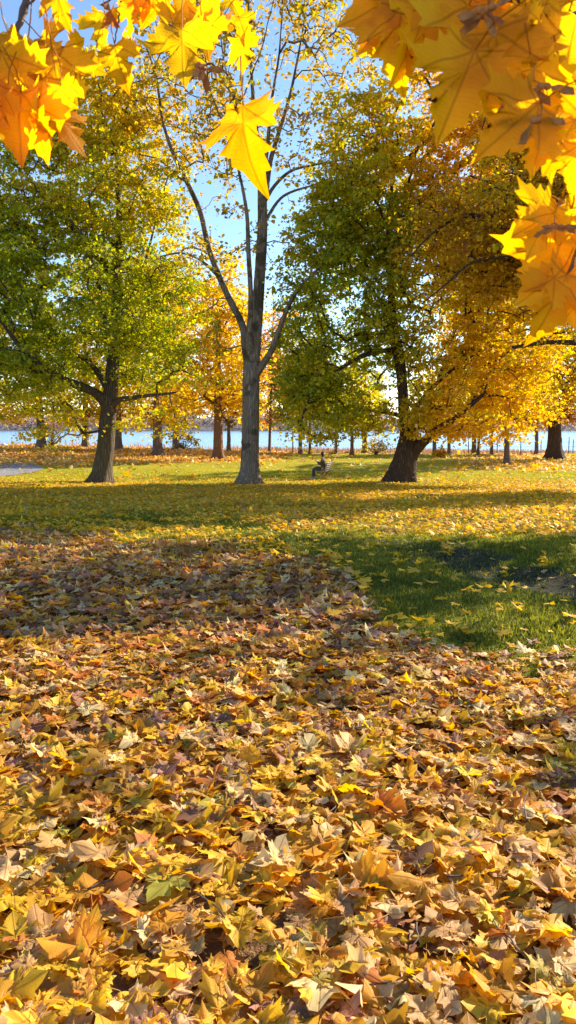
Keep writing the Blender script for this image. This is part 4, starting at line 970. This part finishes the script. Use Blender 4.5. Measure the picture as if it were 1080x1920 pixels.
def bag():
    p = Vector((BC[0], BC[1], BC[2])) + Matrix.Rotation(BROT, 3, 'Z') @ Vector((.02, .12, .447))
    e = empty('handbag', p, 'dark handbag standing on the bench seat behind the person', 'bag'); e.rotation_euler = (0, 0, BROT)
    m = MB(); m.ball((0, 0, .10), .12, 12, (1.0, 1.1, .82)); m.build('pouch', mat_plain('bag_leather', (.04, .03, .035), .45, .2, 30), e, True, (0, 0, 0))
    m = MB(); m.tube(catmull([(-.07, 0, .17), (-.05, 0, .28), (.05, 0, .28), (.07, 0, .17)], 5), .008, 6); m.build('strap', M['hair'], e, True, (0, 0, 0))
bag()
def bin_():
    p = P(8, 852, 56); p[2] = gz(p[0], 56)
    e = empty('litter_bin', p, 'small dark litter bin with pale lid beside the path at the left edge', 'litter bin')
    th = [(0, .10), (.20, .10), (.22, .16), (.24, .62), (.26, .66), (.26, .70)]
    m = MB(); m.tube([(0, 0, z) for r, z in th], [max(r, .05) for r, z in th], 16); m.build('body', mat_plain('bin_dark', (.03, .03, .04), .5), e, False, (0, 0, 0))
    m = MB(); m.tube([(0, 0, .70), (0, 0, .74), (0, 0, .80), (0, 0, .86)], [.27, .26, .18, .06], 16); m.build('lid', mat_plain('bin_lid', (.6, .58, .56), .5), e, False, (0, 0, 0))
    m = MB(); m.box((0, 0, .05), (.4, .4, .10)); m.build('base', mat_plain('concrete_base', (.5, .46, .42), .9), e, False, (0, 0, 0))
bin_()
def fence():
    Yf = 71.0; us = [878, 932, 976, 1014, 1066, 1074, 1110]
    p = P(878, 852, Yf); p[2] = gz(p[0], Yf)
    e = empty('wire_fence', p, 'thin wire fence with slender posts along the shore on the right', 'fence')
    tops = []
    for i, u in enumerate(us):
        q = P(u, 852, Yf); q[2] = gz(q[0], Yf); h = 1.75 if i in (2, 4) else 1.5
        m = MB(); m.tube([q - [0, 0, .1], q + [0, 0, h]], .045 if i != 3 else .06, 6)
        o = m.build('post', mat_plain('post_pale', (.55, .52, .50), .6) if i == 3 else M['iron'], e)
        if i == 3: o['label'] = 'pale post left of the huge dark trunk'
        tops.append(q)
    for h in (.35, .8, 1.25):
        m = MB(); m.tube([q + [0, -.02, h] for q in tops], .012, 5); m.build('wire', M['iron'], e)
fence()
def rock(u, Y, r, label, seed, c=(.22, .12, .09)):
    rng = np.random.default_rng(seed); p = P(u, 850, Y); p[2] = gz(p[0], Y)
    m = MB(); m.ball((0, 0, r * .35), r, 14, (1.35, .9, .62)); V = m.V[0]
    V *= 1 + .12 * (np.sin(V[:, :1] * 9 / r * .5 + seed) * np.cos(V[:, 1:2] * 7 / r * .5) + np.sin(V[:, 2:] * 11 / r * .4))
    m.V[0] = V + p
    o = m.build('boulder', mat_plain('rock', c, .9, .35, 6, bump=.8), None, True, tuple(p)); tag(o, label, 'boulder')
rock(623, 68, .26, 'reddish boulder at the lawn edge just right above the seated person', 1)
rock(540, 69.5, .2, 'low brown stone at the lawn edge left of the dark grey trunk', 2)
rock(650, 68.5, .17, 'small reddish stone between the slim trunks by the lake', 3)

# ------------------------------------------------------------------ sun, sky, camera
SUN_AZ, SUN_EL = math.radians(52), math.radians(27)
def light():
    w = bpy.data.worlds.new('World'); S.world = w; w.use_nodes = True
    nt = w.node_tree; nt.nodes.clear()
    sky = nt.nodes.new('ShaderNodeTexSky'); sky.sky_type = 'NISHITA'; sky.sun_disc = False
    sky.sun_elevation = SUN_EL; sky.sun_rotation = SUN_AZ; sky.air_density = 1.0; sky.dust_density = .1; sky.ozone_density = 3.0
    b = nt.nodes.new('ShaderNodeBackground'); b.inputs[1].default_value = .11
    o = nt.nodes.new('ShaderNodeOutputWorld'); nt.links.new(sky.outputs[0], b.inputs[0]); nt.links.new(b.outputs[0], o.inputs[0])
    l = bpy.data.lights.new('sun', 'SUN'); l.energy = 5.0; l.angle = math.radians(.5); l.color = (1, .88, .70)
    so = bpy.data.objects.new('sun', l); COL.objects.link(so)
    d = Vector((math.sin(SUN_AZ) * math.cos(SUN_EL), math.cos(SUN_AZ) * math.cos(SUN_EL), math.sin(SUN_EL)))
    so.rotation_euler = d.to_track_quat('Z', 'Y').to_euler()
light()
cam = bpy.data.cameras.new('camera'); co = bpy.data.objects.new('camera', cam); COL.objects.link(co)
co.location = (0, 0, CAMZ); co.rotation_euler = (math.radians(90) - PITCH, 0, 0)
cam.sensor_fit = 'VERTICAL'; cam.sensor_height = 36; cam.lens = 36 * FPX / 1920; cam.clip_start = .05; cam.clip_end = 6000
cam.dof.use_dof = True; cam.dof.focus_distance = 12; cam.dof.aperture_fstop = 14
S.camera = co
S.view_settings.view_transform = 'Standard'; S.view_settings.look = 'None'; S.view_settings.gamma = 1
S.view_settings.exposure = 1.3
S.cycles.max_bounces = 8; S.cycles.transmission_bounces = 6; S.cycles.diffuse_bounces = 4
S.cycles.use_adaptive_sampling = True; S.cycles.sample_clamp_indirect = 6
